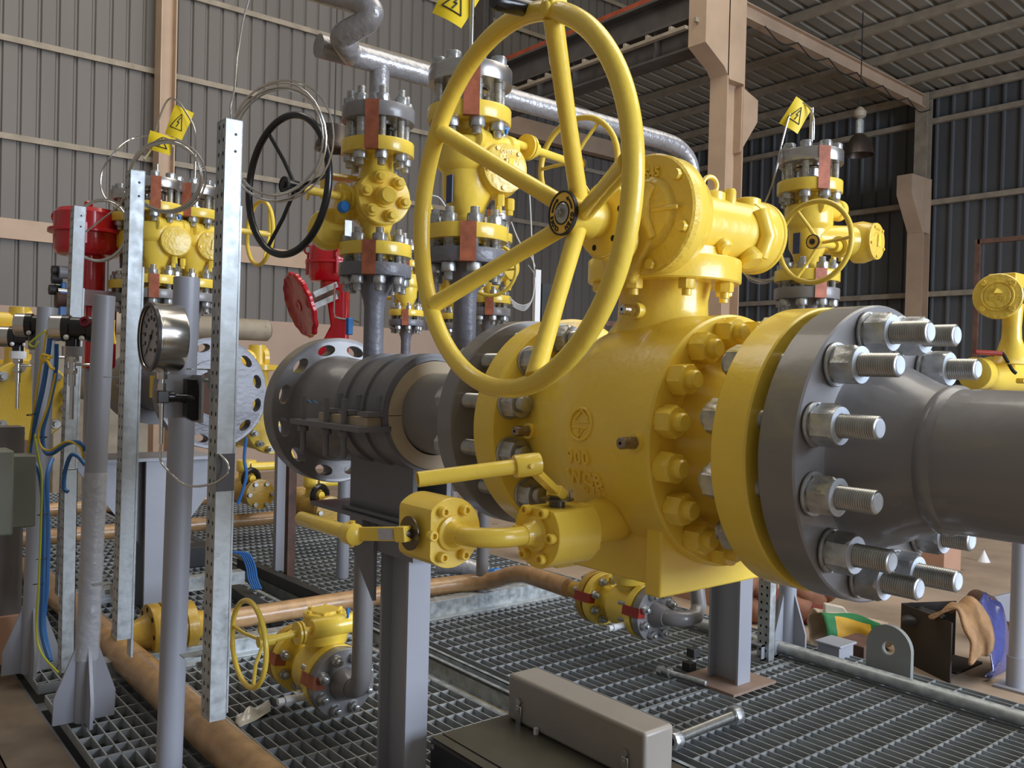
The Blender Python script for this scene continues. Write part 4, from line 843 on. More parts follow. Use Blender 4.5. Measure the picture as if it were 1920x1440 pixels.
# holder arm
ar = thing('gauge_holder', 'black moulded arm holding the gauge on a flat grey bracket', 'bracket', tuple(nk)); az = nk.z - .062
g = G(); g.bb(nk.x - .014, nk.x + .014, nk.y - .014, nk.y + .014, az - .015, az + .015); pe = at(398, 752, d=2.17)
g.cyl((nk.x, nk.y, az), (pe.x - .012, nk.y + .01, az - .005), .009, .014, 18); g.cyl((nk.x + .012, nk.y, az), (nk.x + .03, nk.y, az), .014, seg=18)
g.prism([(-.035, -.05), (-.035, .045), (-.01, .045), (.0, .0), (-.004, -.06), (-.02, -.06)], Matrix(((1, 0, 0, pe.x), (0, 0, 1, nk.y + .012), (0, 1, 0, az), (0, 0, 0, 1))), -.014, .014)
mk('arm', g, BLK, ar, bevel=.002)
g = G(); g.bb(pe.x - .004, pe.x + .002, nk.y - .02, nk.y + .05, az - .065, az + .055); g.bb(pe.x - .075, pe.x + .002, nk.y + .044, nk.y + .048, az - .055, az + .055); mk('bracket_plate', g, GRYP, ar)
g = G(); g.bb(pe.x - .03, pe.x + .012, p.y - .0, p.y + .004, az, az + .001)
a = Vector((nk.x, nk.y, az - .015))
wirepx('capillary_tube', [], .0, STN, '', '') if False else None
g = G(); g.cyl(a, a - Vector((0, 0, .10)), .0055, .0045, 14); e = a - Vector((0, 0, .10)); Pz = [e, e - Vector((0, 0, .04))] + [at(*k) for k in ()]
Pz += [at(x, y, d=d_) for x, y, d_ in ((318, 885, 2.14), (350, 910, 2.12), (395, 908, 2.09), (425, 890, 2.08), (427, 870, 2.09), (412, 852, 2.10))]
g.tube(smooth(Pz, 6), .0028, 9); tag(mk('capillary_tube', g, STN), 'braided capillary tube looping under the gauge in front of the post', 'tube')
for (x, y, d_, lab) in ((396, 720, 2.18, 'small C-shaped steel bracket beside the gauge holder'), (384, 1255, 2.16, 'small C-shaped steel bracket near the foot of the tallest post'), (232, 730, 2.66, 'small C-shaped steel bracket on the second perforated post'), (210, 1117, 2.66, 'small dark bracket near the foot of the second perforated post')):
    q = at(x, y, d=d_); g = G(); g.bb(q.x - .05, q.x + .006, q.y - .002, q.y + .035, q.z + .034, q.z + .037); g.bb(q.x + .003, q.x + .006, q.y - .002, q.y + .035, q.z - .012, q.z + .037); g.hex(fr(q + Vector((-.004, .012, .01)), (-1, 0, 0)), .012, .012); tag(mk('post_bracket', g, GAL), lab, 'bracket')
# ------------------------------------------------------------------ clamp and its support
CY0, CY1 = 1.98, 2.27
t = thing('pipe_clamp', 'dark grey banded pipe clamp with tan liner around the far spool', 'clamp', (X0, 2.2, Z0 - .17))
yM0 = fr((X0, CY0, Z0), (0, 1, 0))
g = G(); L_ = CY1 - CY0
g.lathe([(.143, .006), (.152, .006), (.154, .009), (.154, L_ - .009), (.152, L_ - .006), (.143, L_ - .006)], yM0, 96, False, False, closed=True); mk('clamp_shell', g, GRYM, t)
for k, y in enumerate((.008, .115, .22)):
    g = G(); g.lathe([(.152, y), (.1615, y), (.1615, y + .055), (.152, y + .055)], yM0, 96, False, False, closed=True); mk('clamp_band', g, GRYM, t)
for sgn in (1, -1):
    g = G(); n = 40; rings = []
    for i in range(n + 1):
        a = (0.006 + (PI - .012) * i / n) if sgn > 0 else -(0.006 + (PI - .012) * i / n); c, s_ = math.cos(a), math.sin(a)
        rings.append([(X0 + r * c, y, Z0 - .005 + r * s_) for r, y in ((.108, CY0), (.146, CY0), (.146, CY1), (.108, CY1))])
    g.loft(rings); mk('liner_half', g, LIN, t)
for sx in (-1, 1):
    g = G(); g.bb(X0 + sx * .140, X0 + sx * .235, CY0 + .0, CY1 + .11, Z0 - .047, Z0 - .033); mk('clamp_ear', g, GRYM, t)
    g = G(); g.bb(X0 + sx * .150, X0 + sx * .20, CY0 + .02, CY1 - .0, Z0 - .033, Z0 - .010); mk('liner_tongue', g, LIN, t)
    for k, y in enumerate((CY0 + .035, CY0 + .14, CY0 + .245)):
        g = G(); g.bb(X0 + sx * .140, X0 + sx * .205, y - .028, y + .028, Z0 - .008, Z0 + .004); g.cyl((X0 + sx * .155, y, Z0), (X0 + sx * .155, y, Z0 + .045), .012, seg=14); mk('band_lug', g, GRYM, t)
    for y in (CY0 + .12, CY0 + .22, CY1 + .07):
        g = G(); g.cyl((X0 + sx * .212, y, Z0 - .125), (X0 + sx * .212, y, Z0 + .035), .008, seg=12); g.hex(fr((X0 + sx * .212, y, Z0 - .05), (0, 0, -1)), .026, .016); mk('clamp_bolt', g, GRYM, t)
g = G(); g.bb(X0 - .062, X0 - .048, 1.99, 2.33, .750, Z0 - .12); g.bb(X0 + .048, X0 + .062, 1.99, 2.33, .750, Z0 - .12); g.bb(X0 - .05, X0 + .05, 2.26, 2.275, .750, Z0 - .13); g.bb(X0 - .09, X0 + .09, 1.99, 2.33, .742, .752)
mk('clamp_shoe', g, GRYM, t)
t = thing('clamp_support', 'grey steel H-post with cantilever top carrying the pipe clamp', 'support', (X0, 2.10, 0)); px_, py_ = 1.345, 2.09
xl_, xr_ = at(766, 1100, Y=2.02).x, at(807, 1100, Y=2.02).x; px_, py_ = (xl_ + xr_) / 2, 2.02 + .0725
g = G(); i_beam(g, fr((px_, py_, 0), (0, 0, 1), (1, 0, 0)), .66, .145, xr_ - xl_, .007, .010); mk('post', g, GRYP, t)
g = G(); g.bb(X0 - .105, X0 + .11, 1.96, 2.50, .728, .740); g.bb(X0 - .07, X0 + .07, 1.97, 2.18, .640, .728); g.bb(X0 - .105, X0 + .11, 2.18, 2.25, .668, .728) ; mk('top_bracket', g, GRYM, t)
g = G(); g.prism([(.065, .50), (.20, .64), (.20, .728), (.065, .728)], Matrix(((0, 0, 1, px_ - .06), (1, 0, 0, py_), (0, 1, 0, 0), (0, 0, 0, 1))), -.006, .006); mk('gusset', g, GRYM, t)
g = G(); g.bb(px_ - .1, px_ + .1, py_ - .1, py_ + .1, 0, .012); mk('base_plate', g, GRYM, t)
t = thing('support_post', 'grey steel H-post standing on the grating below the yellow valve foot', 'support', (2.75, 2.05, 0))
q = at(1383, 1287, Z=0.008); g = G(); i_beam(g, fr((q.x + .038, q.y + .07, 0), (0, 0, 1), (1, 0, 0)), .95, .140, .076, .007, .010); mk('post', g, GRYP, t)
g = G(); g.bb(q.x - .09, q.x + .17, q.y - .05, q.y + .2, 0.0, .010); mk('base_plate', g, mat('bare_primer_plate', (.25, .17, .13), .6, var=.2), t)
# ------------------------------------------------------------------ double block and bleed valves on the body
t = thing('bleed_valve_assembly', 'two round yellow block valves with lever handles joined by a bent pipe', 'valve', (1.1, 1.13, .87))
V2 = at(1006, 1001, d=1.50); V2b = V2 + Vector((.105, .012, 0)); zc = V2.z
def blockvalve(c, n, r, L, flat, nm):
    """round block with one flat on the `flat` side"""
    M = fr(c, n); ring = []; fl = M.inverted().to_3x3() @ Vector(flat); fa = math.atan2(fl.y, fl.x); pts = []
    for k in range(64):
        a = 2 * PI * k / 64; rr = r; dd = math.cos(a - fa)
        if dd > .74: rr = r * .74 / dd
        pts.append((rr * math.cos(a), rr * math.sin(a)))
    g = G(); g.loft([[M @ Vector((x * .985, y * .985, 0)) for x, y in pts], [M @ Vector((x, y, .0015)) for x, y in pts], [M @ Vector((x, y, L - .0015)) for x, y in pts], [M @ Vector((x * .985, y * .985, L)) for x, y in pts]]); return mk(nm, g, YEL, t, ang=25)
b2 = blockvalve(V2, (1, 0, 0), .0585, .098, (0, 0, 1), 'block_valve_body')
V1 = at(842, 998, d=1.50); V1 = Vector((V1.x, V2.y + .085, zc - .001))
b1 = blockvalve(V1, (0, 1, 0), .0595, .098, (-1, 0, 0), 'block_valve_body')
def ring_bolts(c, n, R, num, ph):
    M = fr(c, n)
    for k in range(num):
        a = 2 * PI * k / num + ph; p_ = M @ Vector((R * math.cos(a), R * math.sin(a), 0)); 
        g = G(); g.lathe([(.0085, 0), (.009, .001), (.009, .012), (.0078, .0135), (.0048, .0135), (.0044, .007), (.0, .007)], fr(p_, n), 18, True, False); mk('socket_screw', g, YEL, t, ang=30)
ring_bolts(V2 + Vector((.0005, 0, 0)), (-1, 0, 0), .044, 6, .5); ring_bolts(V1 + Vector((0, .0005, 0)), (0, -1, 0), .044, 6, .52)
g = G(); cy = V2.y
g.lathe([(.030, -.001), (.030, .006), (.024, .008), (.020, .014), (.0175, .03)], fr(V2, (-1, 0, 0)), 32); g.lathe([(.030, -.001), (.030, .006), (.024, .008), (.020, .014), (.0175, .03)], fr(V1, (0, -1, 0)), 32)
R_ = .06; pts = [V2 + Vector((-.01, 0, 0)), Vector((V1.x + R_, cy, zc))] + [Vector((V1.x + R_ - R_ * math.sin(a), cy + R_ - R_ * math.cos(a), zc)) for a in [PI / 2 * k / 8 for k in range(1, 9)]] + [V1 + Vector((0, -.005, 0))]
g.tube(pts, .0165, 22); mk('connecting_pipe', g, YEL, t)
g = G(); g.cyl(V2 + Vector((.097, 0, 0)), V2 + Vector((.20, .02, .01)), .032, .045, 28); g.lathe([(.045, .096), (.045, .110)], fr(V2, (1, 0, 0)), 28); mk('inlet_stub', g, YEL, t)
for k in range(4): a = k * PI / 2 + .6; g = G(); g.hex(fr(V2 + Vector((.098, .044 * math.cos(a), .044 * math.sin(a))), (1, 0, 0)), .015, .012); mk('rear_bolt', g, YEL, t)
# lever of the right valve (on top)
LT = V2 + Vector((.045, 0, .044)); g = G(); g.lathe([(.0, 0), (.014, 0), (.014, .010), (.029, .011), (.029, .0135), (.012, .0135), (.012, .026), (.0, .026)], fr(LT, (0, 0, 1)), 36, False, False); lv = mk('stop_disc', g, mat('blackened_stop_disc', (.13, .11, .09), .35, metal=.8), t)
e1 = at(988, 872, d=1.46); d1 = (e1 - (LT + Vector((0, 0, .02)))); M = fr(LT + Vector((0, 0, .022)), d1, (0, 0, 1))
g = G(); g.box((.0, 0, d1.length / 2), (.012, .020, d1.length), M); g.box((.0, 0, 0.0), (.020, .026, .024), M); mk('lever_arm', g, YEL, t, bevel=.0015)
e2 = at(783, 899, d=1.40); dd = (e2 - e1).normalized()
g = G(); g.lathe([(.0125, -.012), (.018, -.010), (.019, 0), (.019, .032), (.018, .034), (.0125, .034)], fr(e1 - dd * .012, dd), 32); g.hex(fr(e1 + Vector((-.006, -.017, .0)), (-.3, -1, .1)), .007, .006); mk('lever_collar', g, YEL, t)
g = G(); L_ = (e2 - e1).length; g.lathe([(.0125, 0), (.0125, L_ - .001), (.0122, L_), (.0102, L_), (.0102, L_ - .04), (.0, L_ - .04)], fr(e1, dd), 32, True, False); mk('lever_handle', g, YEL, t)
g = G(); g.cyl(LT + Vector((.022, -.01, .008)), LT + Vector((.022, -.01, .028)), .003, seg=10); mk('stop_pin', g, ZN, t)
# lever of the left valve (on its -X side)
LT = V1 + Vector((-.044, .045, -.002)); g = G(); g.lathe([(.0, 0), (.014, 0), (.014, .010), (.029, .011), (.029, .0135), (.012, .0135), (.012, .026), (.0, .026)], fr(LT, (-1, 0, 0)), 36, False, False); mk('stop_disc', g, MATS['blackened_stop_disc'], t)
e0 = LT + Vector((-.024, 0, 0)); e1 = at(660, 1001, d=1.555); d1 = e1 - e0; M = fr(e0, d1, (0, 0, 1)); g = G(); g.box((0, 0, d1.length / 2), (.024, .007, d1.length), M); g.box((0, 0, 0), (.026, .020, .022), M); mk('lever_arm', g, YEL, t, bevel=.0015)
g = G(); g.box((0, .0045, d1.length * .30), (.019, .0008, .034), M); g.box((0, -.0045, d1.length * .30), (.019, .0008, .034), M); mk('maker_plate', g, LBL, t)
e2 = at(562, 971, d=1.74); dd = (e2 - e1).normalized(); L_ = (e2 - e1).length
g = G(); g.lathe([(.0, -.022), (.012, -.021), (.0185, -.016), (.0195, -.010), (.0195, .016), (.0165, .022), (.0125, .024)], fr(e1, dd), 32, False, False); g.cyl(e1 + Vector((0, 0, .016)), e1 + Vector((0, 0, .023)), .0055, seg=10); g.cyl(e1 - Vector((0, 0, .016)), e1 - Vector((0, 0, .023)), .004, seg=10); mk('lever_collar', g, YEL, t)
g = G(); g.lathe([(.0135, .01), (.0135, L_ - .008), (.011, L_ - .002), (.0, L_)], fr(e1, dd), 32, True, False); mk('lever_handle', g, YEL, t)
# ------------------------------------------------------------------ small horizontal valves at the grating
def low_valve(lab, pos, riser_top=None, wheel=True, strapm=CPR, L=.50, pm=GRY):
    """flanged valve lying along Y; front flange face at local y=0"""
    t = thing('drain_valve', lab, 'valve', (0, 0, 0)); z = .19
    def Y(y): return fr((0, y, z), (0, 1, 0))
    g = G(); R_ = .062; path = [Vector((0, .0, z)), Vector((0, -.045, z))] + [Vector((0, -.045 - R_ * math.sin(a), z + R_ - R_ * math.cos(a))) for a in [PI / 2 * k / 8 for k in range(1, 9)]] + [Vector((0, -.045 - R_, riser_top or z + .3))]
    if riser_top is None: path = path[:2] + [Vector((R_ * (1 - math.cos(a)), -.045 - R_ * math.sin(a), z)) for a in [PI / 2 * k / 8 for k in range(1, 9)]] + [Vector((.11, -.107, z)), Vector((.15, -.09, z + .03)), Vector((.165, -.06, z + .12))]
    g.tube(path, .031, 24); g.lathe([(.035, -.055), (.05, -.012), (.052, 0), (.106, 0), (.108, .002), (.108, .033), (.106, .035), (.05, .035)], Y(0), 48); mk('outlet_flange', g, pm, t)
    g = G(); g.lathe([(.05, .045), (.106, .045), (.108, .047), (.108, .075), (.104, .078), (.092, .082), (.088, .10), (.088, .18), (.084, .20), (.062, .215), (.055, .24), (.058, .275), (.106, .278), (.108, .28), (.108, .31), (.106, .312), (.05, .312)], Y(0), 56); mk('valve_body', g, YEL, t)
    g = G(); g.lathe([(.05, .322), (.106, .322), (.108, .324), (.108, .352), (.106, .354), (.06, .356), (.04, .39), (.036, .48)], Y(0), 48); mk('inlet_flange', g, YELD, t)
    for k in range(8):
        a = 2 * PI * (k + .5) / 8; stud(t, fr((.083 * math.cos(a), .13, z + .083 * math.sin(a)), (0, -1, 0)), .165, .0195, [(.13, 1)], pitch=.004, m=ZN, af=1.62, wash=True, seg=14)
        stud(t, fr((.083 * math.cos(a), .39, z + .083 * math.sin(a)), (0, -1, 0)), .15, .0195, [(.112, 1), (.036, -1)], pitch=.004, m=ZN, af=1.62, wash=False, seg=14)
    for (y0, y1) in ((0, .078), (.278, .354)):
        g = G(); a = math.radians(170); M = fr((.109 * math.cos(a), 0, z + .109 * math.sin(a)), (0, 1, 0), (math.cos(a), 0, math.sin(a))); g.box((0, 0, (y0 + y1) / 2), (.0015, .038, y1 - y0 + .01), M); g.box((-.02, 0, y0 - .002), (.04, .038, .0015), M); mk('copper_strap', g, strapm, t)
    g = G(); g.lathe([(.05, z + .06), (.055, z + .09), (.072, z + .10), (.078, z + .125), (.078, z + .135), (.07, z + .14)], fr((0, .14, 0), (0, 0, 1)), 40); g.lathe([(.068, z + .14), (.070, z + .19), (.066, z + .196), (.05, z + .197), (.045, z + .204), (.0, z + .204)], fr((0, .14, 0), (0, 0, 1)), 40, True, False)
    g.lathe([(.028, 0), (.032, .006), (.032, .16), (.038, .165), (.038, .19), (.03, .196)], fr((-.08, .075, z + .165), (1, 0, 0)), 32); mk('worm_gearbox', g, YEL, t)
    for k in range(6):
        a = k * PI / 3; g = G(); g.hex(fr((.055 * math.cos(a), .14 + .055 * math.sin(a), z + .196), (0, 0, 1)), .014, .008); mk('cover_bolt', g, YEL, t)
    g = G(); g.box((.035, .05, z + .212), (.008, .008, .02)); g.cyl((.035, .05, z + .19), (.035, .05, z + .212), .004, seg=8); mk('grease_nipple', g, BLUC, t)
    g = G(); g.cyl((-.07, -.02 + .10, z - .045), (-.15, .08, z - .045), .012, seg=14); g.hex(fr((-.14, .08, z - .045), (-1, 0, 0)), .024, .022); g.hex(fr((-.165, .08, z - .045), (-1, 0, 0)), .02, .02); mk('bleed_plug', g, WHT, t)
    if wheel:
        c = Vector((-.235, .075, z + .155)); g = G(); g.cyl(c, (-.07, .075, z + .165), .011, seg=14)
        for q in (-.13, -.118): g.lathe([(.01, 0), (.036, 0), (.036, .007), (.01, .007)], fr((q, .075, z + .160), (1, 0, 0)), 32)
        mk('input_shaft', g, YEL, t); hw_ = mk('handwheel', G().torus(c + Vector((-.05, 0, 0)), (1, 0, 0), .128, .008, 72, 12), YEL, t)
        for k in range(3):
            a = 2 * PI * k / 3 + .2; e = c + Vector((-.05, .128 * math.cos(a), .128 * math.sin(a))); g = G(); g.tube([c, c.lerp(e, .5) - Vector((.01, 0, 0)), e], .006, 8); mk('spoke', g, YEL, hw_)
        g = G(); g.cyl(c - Vector((.02, 0, 0)), c + Vector((.03, 0, 0)), .017, seg=18); mk('hub', g, YEL, hw_)
    t.location = pos; return t
dv = low_valve('small yellow drain valve with handwheel and copper tape low at the left', (1.36, 2.47, -.03), riser_top=.95)
t = low_valve('small yellow valve with red tape half hidden under the big valve foot', (2.66, 2.33, .02), wheel=False, strapm=REDT)
# wrapped pipes
def pipe(name, pts, r, m, lab, cat='pipe', sm=0, seg=20, grp=None):
    g = G(); g.tube(smooth(pts, sm) if sm else pts, r, seg); return tag(mk(name, g, m), lab, cat, grp)
pipe('wrapped_pipe', [(.975, .6, .062), (.975, 5.2, .062)], .058, TAN, 'thick tan paper-wrapped pipe running diagonally across the front left grating')
pipe('wrapped_pipe', [(1.72, 3.52, .11), (2.3, 3.52, .11), (2.55, 3.50, .11), (2.66, 3.40, .13), (2.68, 3.2, .2), (2.67, 3.0, .21), (2.66, 2.84, .21)], .042, TAN, 'tan wrapped pipe curving into the red-taped valve in the middle', sm=6)
pipe('wrapped_pipe', [(1.0, 5.66, .13), (2.9, 5.66, .13), (3.05, 5.66, .2), (3.1, 5.6, .3)], .045, TAN, 'tan wrapped pipe crossing the back of the skid at mid height', sm=4)
pipe('wrapped_pipe', [(1.0, 6.7, .13), (3.4, 6.7, .13)], .045, TAN, 'farthest tan wrapped pipe crossing the back of the skid')
t = thing('insulating_joint', 'dull yellow flanged pipe piece low at the left behind the tall pipe post', 'pipe fitting', (1.2, 3.52, .13))
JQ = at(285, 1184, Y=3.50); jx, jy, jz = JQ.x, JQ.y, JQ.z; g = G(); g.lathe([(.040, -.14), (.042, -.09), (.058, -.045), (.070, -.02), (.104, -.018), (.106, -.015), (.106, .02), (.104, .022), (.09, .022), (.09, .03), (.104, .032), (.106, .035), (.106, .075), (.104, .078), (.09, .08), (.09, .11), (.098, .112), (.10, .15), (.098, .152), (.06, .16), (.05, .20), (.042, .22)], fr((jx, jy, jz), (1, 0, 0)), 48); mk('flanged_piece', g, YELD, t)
g = G(); g.cyl((jx + .21, jy, jz), (1.73, 3.52, .11), .042, seg=20); mk('wrapped_end', g, TAN, t)
for k in range(8):
    a = 2 * PI * k / 8; g = G(); g.cyl((jx - .020, jy + .086 * math.cos(a), jz + .086 * math.sin(a)), (jx - .015, jy + .086 * math.cos(a), jz + .086 * math.sin(a)), .010, seg=14); mk('bolt_hole', g, DRK, t)
# left line: spool with drilled flange facing the viewer and clamp behind
t = thing('left_pipe_spool', 'grey spool with wrapped drilled flange at the left, behind the tall perforated post', 'pipe', (X0, 4.2, Z0))
YF = 3.60
def pol2(r0, r1, y0, y1, n):
    def fn(u, v, s):
        a = 2 * PI * u; r = r0 + (r1 - r0) * v; return Vector((X0 + r * math.cos(a), y0 + (y1 - y0) * s, Z0 + r * math.sin(a)))
    return fn
g = G(); g.perf(12, 1, pol2(.162, .220, YF, YF + .06, 12), .30, 20)
g.lathe([(.216, 0), (.226, -.0005), (.229, .002), (.229, .058), (.216, .06)], fr((X0, YF, Z0), (0, 1, 0)), 96, False, False, closed=True)
g.lathe([(.092, -.006), (.135, -.006), (.137, -.0005), (.165, -.0005), (.165, .0605), (.092, .06)], fr((X0, YF, Z0), (0, 1, 0)), 96, False, False, closed=True)
g.lathe([(.165, .055), (.15, .10), (.12, .16), (.109, .19), (.109, 2.0), (.10, 2.0), (.095, .05)], fr((X0, YF, Z0), (0, 1, 0)), 64, False, False); mk('pipe', g, GRYW, t)
g = G(); g.lathe([(.0, .03), (.096, .03)], fr((X0, YF, Z0), (0, 1, 0)), 48, False, False); mk('bore', g, mat('rust_bore', (.08, .035, .02), .8), t)
g = G(); g.lathe([(.110, 0), (.175, 0), (.175, .25), (.110, .25)], fr((X0, 4.35, Z0), (0, 1, 0)), 64, False, False, closed=True); tag(mk('pipe_clamp', g, GRYM), 'banded pipe clamp on the left spool behind the perforated posts', 'clamp')
g = G(); i_beam(g, fr((X0, 4.3, 0), (0, 0, 1), (1, 0, 0)), .70, .15, .15); g.bb(X0 - .25, X0 + .25, 4.2, 4.5, .70, .715); g.prism([(-.075, .3), (-.38, .70), (-.075, .70)], Matrix(((1, 0, 0, X0), (0, 0, 1, 4.3), (0, 1, 0, 0), (0, 0, 0, 1))), -.008, .008); g.prism([(.075, .3), (.38, .70), (.075, .70)], Matrix(((1, 0, 0, X0), (0, 0, 1, 4.3), (0, 1, 0, 0), (0, 0, 0, 1))), -.008, .008); tag(mk('clamp_stand', g, GRYP), 'grey T-shaped stand with gussets under the left pipe spool', 'support')
# yellow valve body between L stacks and the far left edge
def side_valve(lab, x, y, z, s=1.0):
    t = thing('ball_valve', lab, 'valve', (x, y, z)); g = G(); M = fr((x, y, z), (0, 1, 0))
    g.lathe([(.10 * s, 0), (.20 * s, 0), (.205 * s, .004), (.205 * s, .05), (.12 * s, .055), (.13 * s, .12), (.18 * s, .15), (.19 * s, .2), (.19 * s, .34), (.18 * s, .38), (.12 * s, .42), (.12 * s, .5), (.205 * s, .505), (.205 * s, .56), (.1 * s, .56)], M, 56); mk('body', g, YEL, t)
    for k in range(12):
        a = 2 * PI * (k + .5) / 12; g = G(); g.hex(fr((x + .17 * s * math.cos(a), y - .001, z + .17 * s * math.sin(a)), (0, -1, 0)), .045 * s, .03); g.cyl((x + .17 * s * math.cos(a), y, z + .17 * s * math.sin(a)), (x + .17 * s * math.cos(a), y - .06, z + .17 * s * math.sin(a)), .014 * s, seg=12); mk('stud_nut', g, ZN, t)
    g = G(); g.lathe([(.08, 0), (.07, .1), (.07, .2), (.13, .21), (.13, .24), (.06, .245), (.05, .36), (.0, .36)], fr((x, y + .27, z + .12), (0, 0, 1)), 40, True, False); g.lathe([(.05, 0), (.05, .26), (.07, .27), (.07, .3)], fr((x - .25, y + .27, z + .40), (1, 0, 0)), 32); mk('gear_operator', g, YEL, t)
    return t
side_valve('yellow flanged valve behind the pressure transmitters at the left edge', .93, 5.0, .95)
q = at(493, 700, d=4.6); side_valve('yellow flanged valve glimpsed between the two drilled flanges', 2.2, 4.9, .80, .8)
# ------------------------------------------------------------------ red actuators
def rnd(g, c, r, z0, z1, lip=True): pass
def red_body(t, c, r, h, z_neck, neck_r):
    I = fr((c.x, c.y, 0), (0, 0, 1)); z = c.z
    g = G(); g.lathe([(.02, z + h), (.6 * r, z + h), (.86 * r, z + .92 * h), (.96 * r, z + .75 * h), (.97 * r, z + .10 * h), (1.12 * r, z + .08 * h), (1.13 * r, z + .02 * h), (1.13 * r, z - .06 * h), (.97 * r, z - .08 * h), (.96 * r, z - .75 * h), (.86 * r, z - .95 * h), (.6 * r, z - h), (neck_r, z - h), (neck_r, z_neck)], I, 56); mk('cylinder', g, RED, t)
    for k in range(3):
        a = 2.3 + k * 2.1; q = Vector((c.x + r * 1.08 * math.cos(a), c.y + r * 1.08 * math.sin(a), z)); g = G(); g.box(q + Vector((0, 0, -.02)), (.012, .03, .09)); g.torus(q + Vector((0, 0, .075)), (math.sin(a), -math.cos(a), 0), .022, .006, 24, 8); g.cyl(q + Vector((0, 0, .02)), q + Vector((0, 0, .06)), .007, seg=10); mk('lifting_lug', g, RED, t)
    g = G(); g.lathe([(.018, z + h - .005), (.018, z + h + .03), (.012, z + h + .035)], I, 20); mk('top_plug', g, RED, t)
c1 = at(165, 437, d=4.0); t = thing('red_actuator', 'round red actuator with lifting ring at the left, behind the third perforated post', 'actuator', (c1.x, c1.y, 0))
red_body(t, c1, .146, .108, 1.42, .075)
zz = 1.42; g = G(); g.bb(c1.x - .02, c1.x + .11, c1.y - .09, c1.y + .09, 1.12, 1.46); mk('yoke', g, RED, t, bevel=.02)
g = G(); g.cyl((c1.x + .03, c1.y, 0), (c1.x + .03, c1.y, 1.15), .035, seg=20); mk('stand_pipe', g, GRYP, t)
g = G(); g.bb(c1.x - .05, c1.x + .12, c1.y - .105, c1.y - .098, 1.40, 1.47); mk('name_plate', g, mat('pinkish_plate', (.55, .40, .48), .35), t)
c2 = at(622, 494, d=4.9); t = thing('red_actuator', 'round red actuator with a large red dished handwheel behind the capped valve', 'actuator', (c2.x, c2.y, 0))
red_body(t, c2, .128, .108, 1.50, .06)
p0 = at(610, 540, d=4.85); p1 = at(650, 640, d=4.85)
g = G(); Mx = Matrix(((_r[0], 0, _b[0] * 0 - _r[1], p0.x), (_r[1], 0, _r[0], p0.y), (0, 1, 0, 0), (0, 0, 0, 1)))
g.prism([(.0, c2.z - .10), (.13, c2.z - .10), (.13, .9), (.02, .9), (-.06, 1.18), (.04, 1.38)], Mx, -.04, .04); mk('yoke', g, RED, t, bevel=.008); g = G(); g.cyl((p0.x + .10, p0.y - .08, 0), (p0.x + .10, p0.y - .08, .92), .035, seg=16); mk('stand_pipe', g, GRYP, t)
wc = at(560, 573, d=4.7); wn = (Vector((.776, -.631, 0)) * .78 + Vector((.631, .776, 0)) * .52 + Vector((0, 0, .34))).normalized()
g = G(); R_ = .178; M = fr(wc, wn); rings = []
for (r, t_) in ((.0, .0), (.03, -.004), (.03, .0), (R_ * .8, .006), (R_ * .93, -.006), (R_, .004), (R_, .02), (R_ * .9, .018), (.05, .022), (.05, .06), (0, .06)):
    rings.append([M @ Vector((max(r, 1e-4) * (1 + (.025 * math.cos(14 * 2 * PI * a / 84) if r > .16 else 0)) * math.cos(2 * PI * a / 84), max(r, 1e-4) * (1 + (.025 * math.cos(14 * 2 * PI * a / 84) if r > .16 else 0)) * math.sin(2 * PI * a / 84), t_)) for a in range(84)])
g.loft(rings, False, False); mk('handwheel', g, RED, t)
g = G(); g.cyl(wc, at(640, 548, d=4.85), .03, seg=18); mk('wheel_shaft', g, RST, t)
for dy in (-12, 10):
    g = G(); a = at(588, 565 + dy, d=4.68); b = at(632, 545 + dy, d=4.78); g.box(((b - a).length / 2, 0, 0), ((b - a).length, .008, .03), Matrix.Translation(a) @ (b - a).to_track_quat('X', 'Z').to_matrix().to_4x4()); mk('link_bar', g, GAL, t)
wirepx('air_tube', [(628, 532, 4.7), (627, 560, 4.7), (627, 588, 4.7), (633, 596, 4.7), (660, 601, 4.75), (672, 605, 4.8)], .006, STN, 'thin bent steel tube on the red yoke', 'tube')
q = at(655, 612, d=4.7); g = G(); g.box(q, (.03, .03, .09)); tag(mk('valve_block', g, BLUC, bevel=.004), 'small blue valve block beside the red yoke near the grey riser', 'valve')
q = at(118, 570, d=3.9); g = G(); g.box(q, (.035, .04, .12)); g.box(q + Vector((-.0, 0, .08)), (.02, .03, .03)); tag(mk('valve_block', g, BLUC, bevel=.004), 'blue valve block below the left red actuator', 'valve')
t = thing('pneumatic_panel', 'cluster of black and grey air fittings below the left red actuator', 'fitting', tuple(at(110, 540, d=3.9)))
for (x, y, r, L_, m_) in ((97, 507, .022, .04, BLKM), (97, 522, .022, .04, BLKM), (92, 543, .022, .05, BLKM), (110, 510, .028, .09, GRYP), (105, 562, .035, .05, RST), (108, 545, .015, .04, STN)):
    q = at(x, y, d=3.88); g = G(); g.lathe([(r, 0), (r, L_)], fr(q, (1, 0, 0)), 18); mk('air_fitting', g, m_, t)
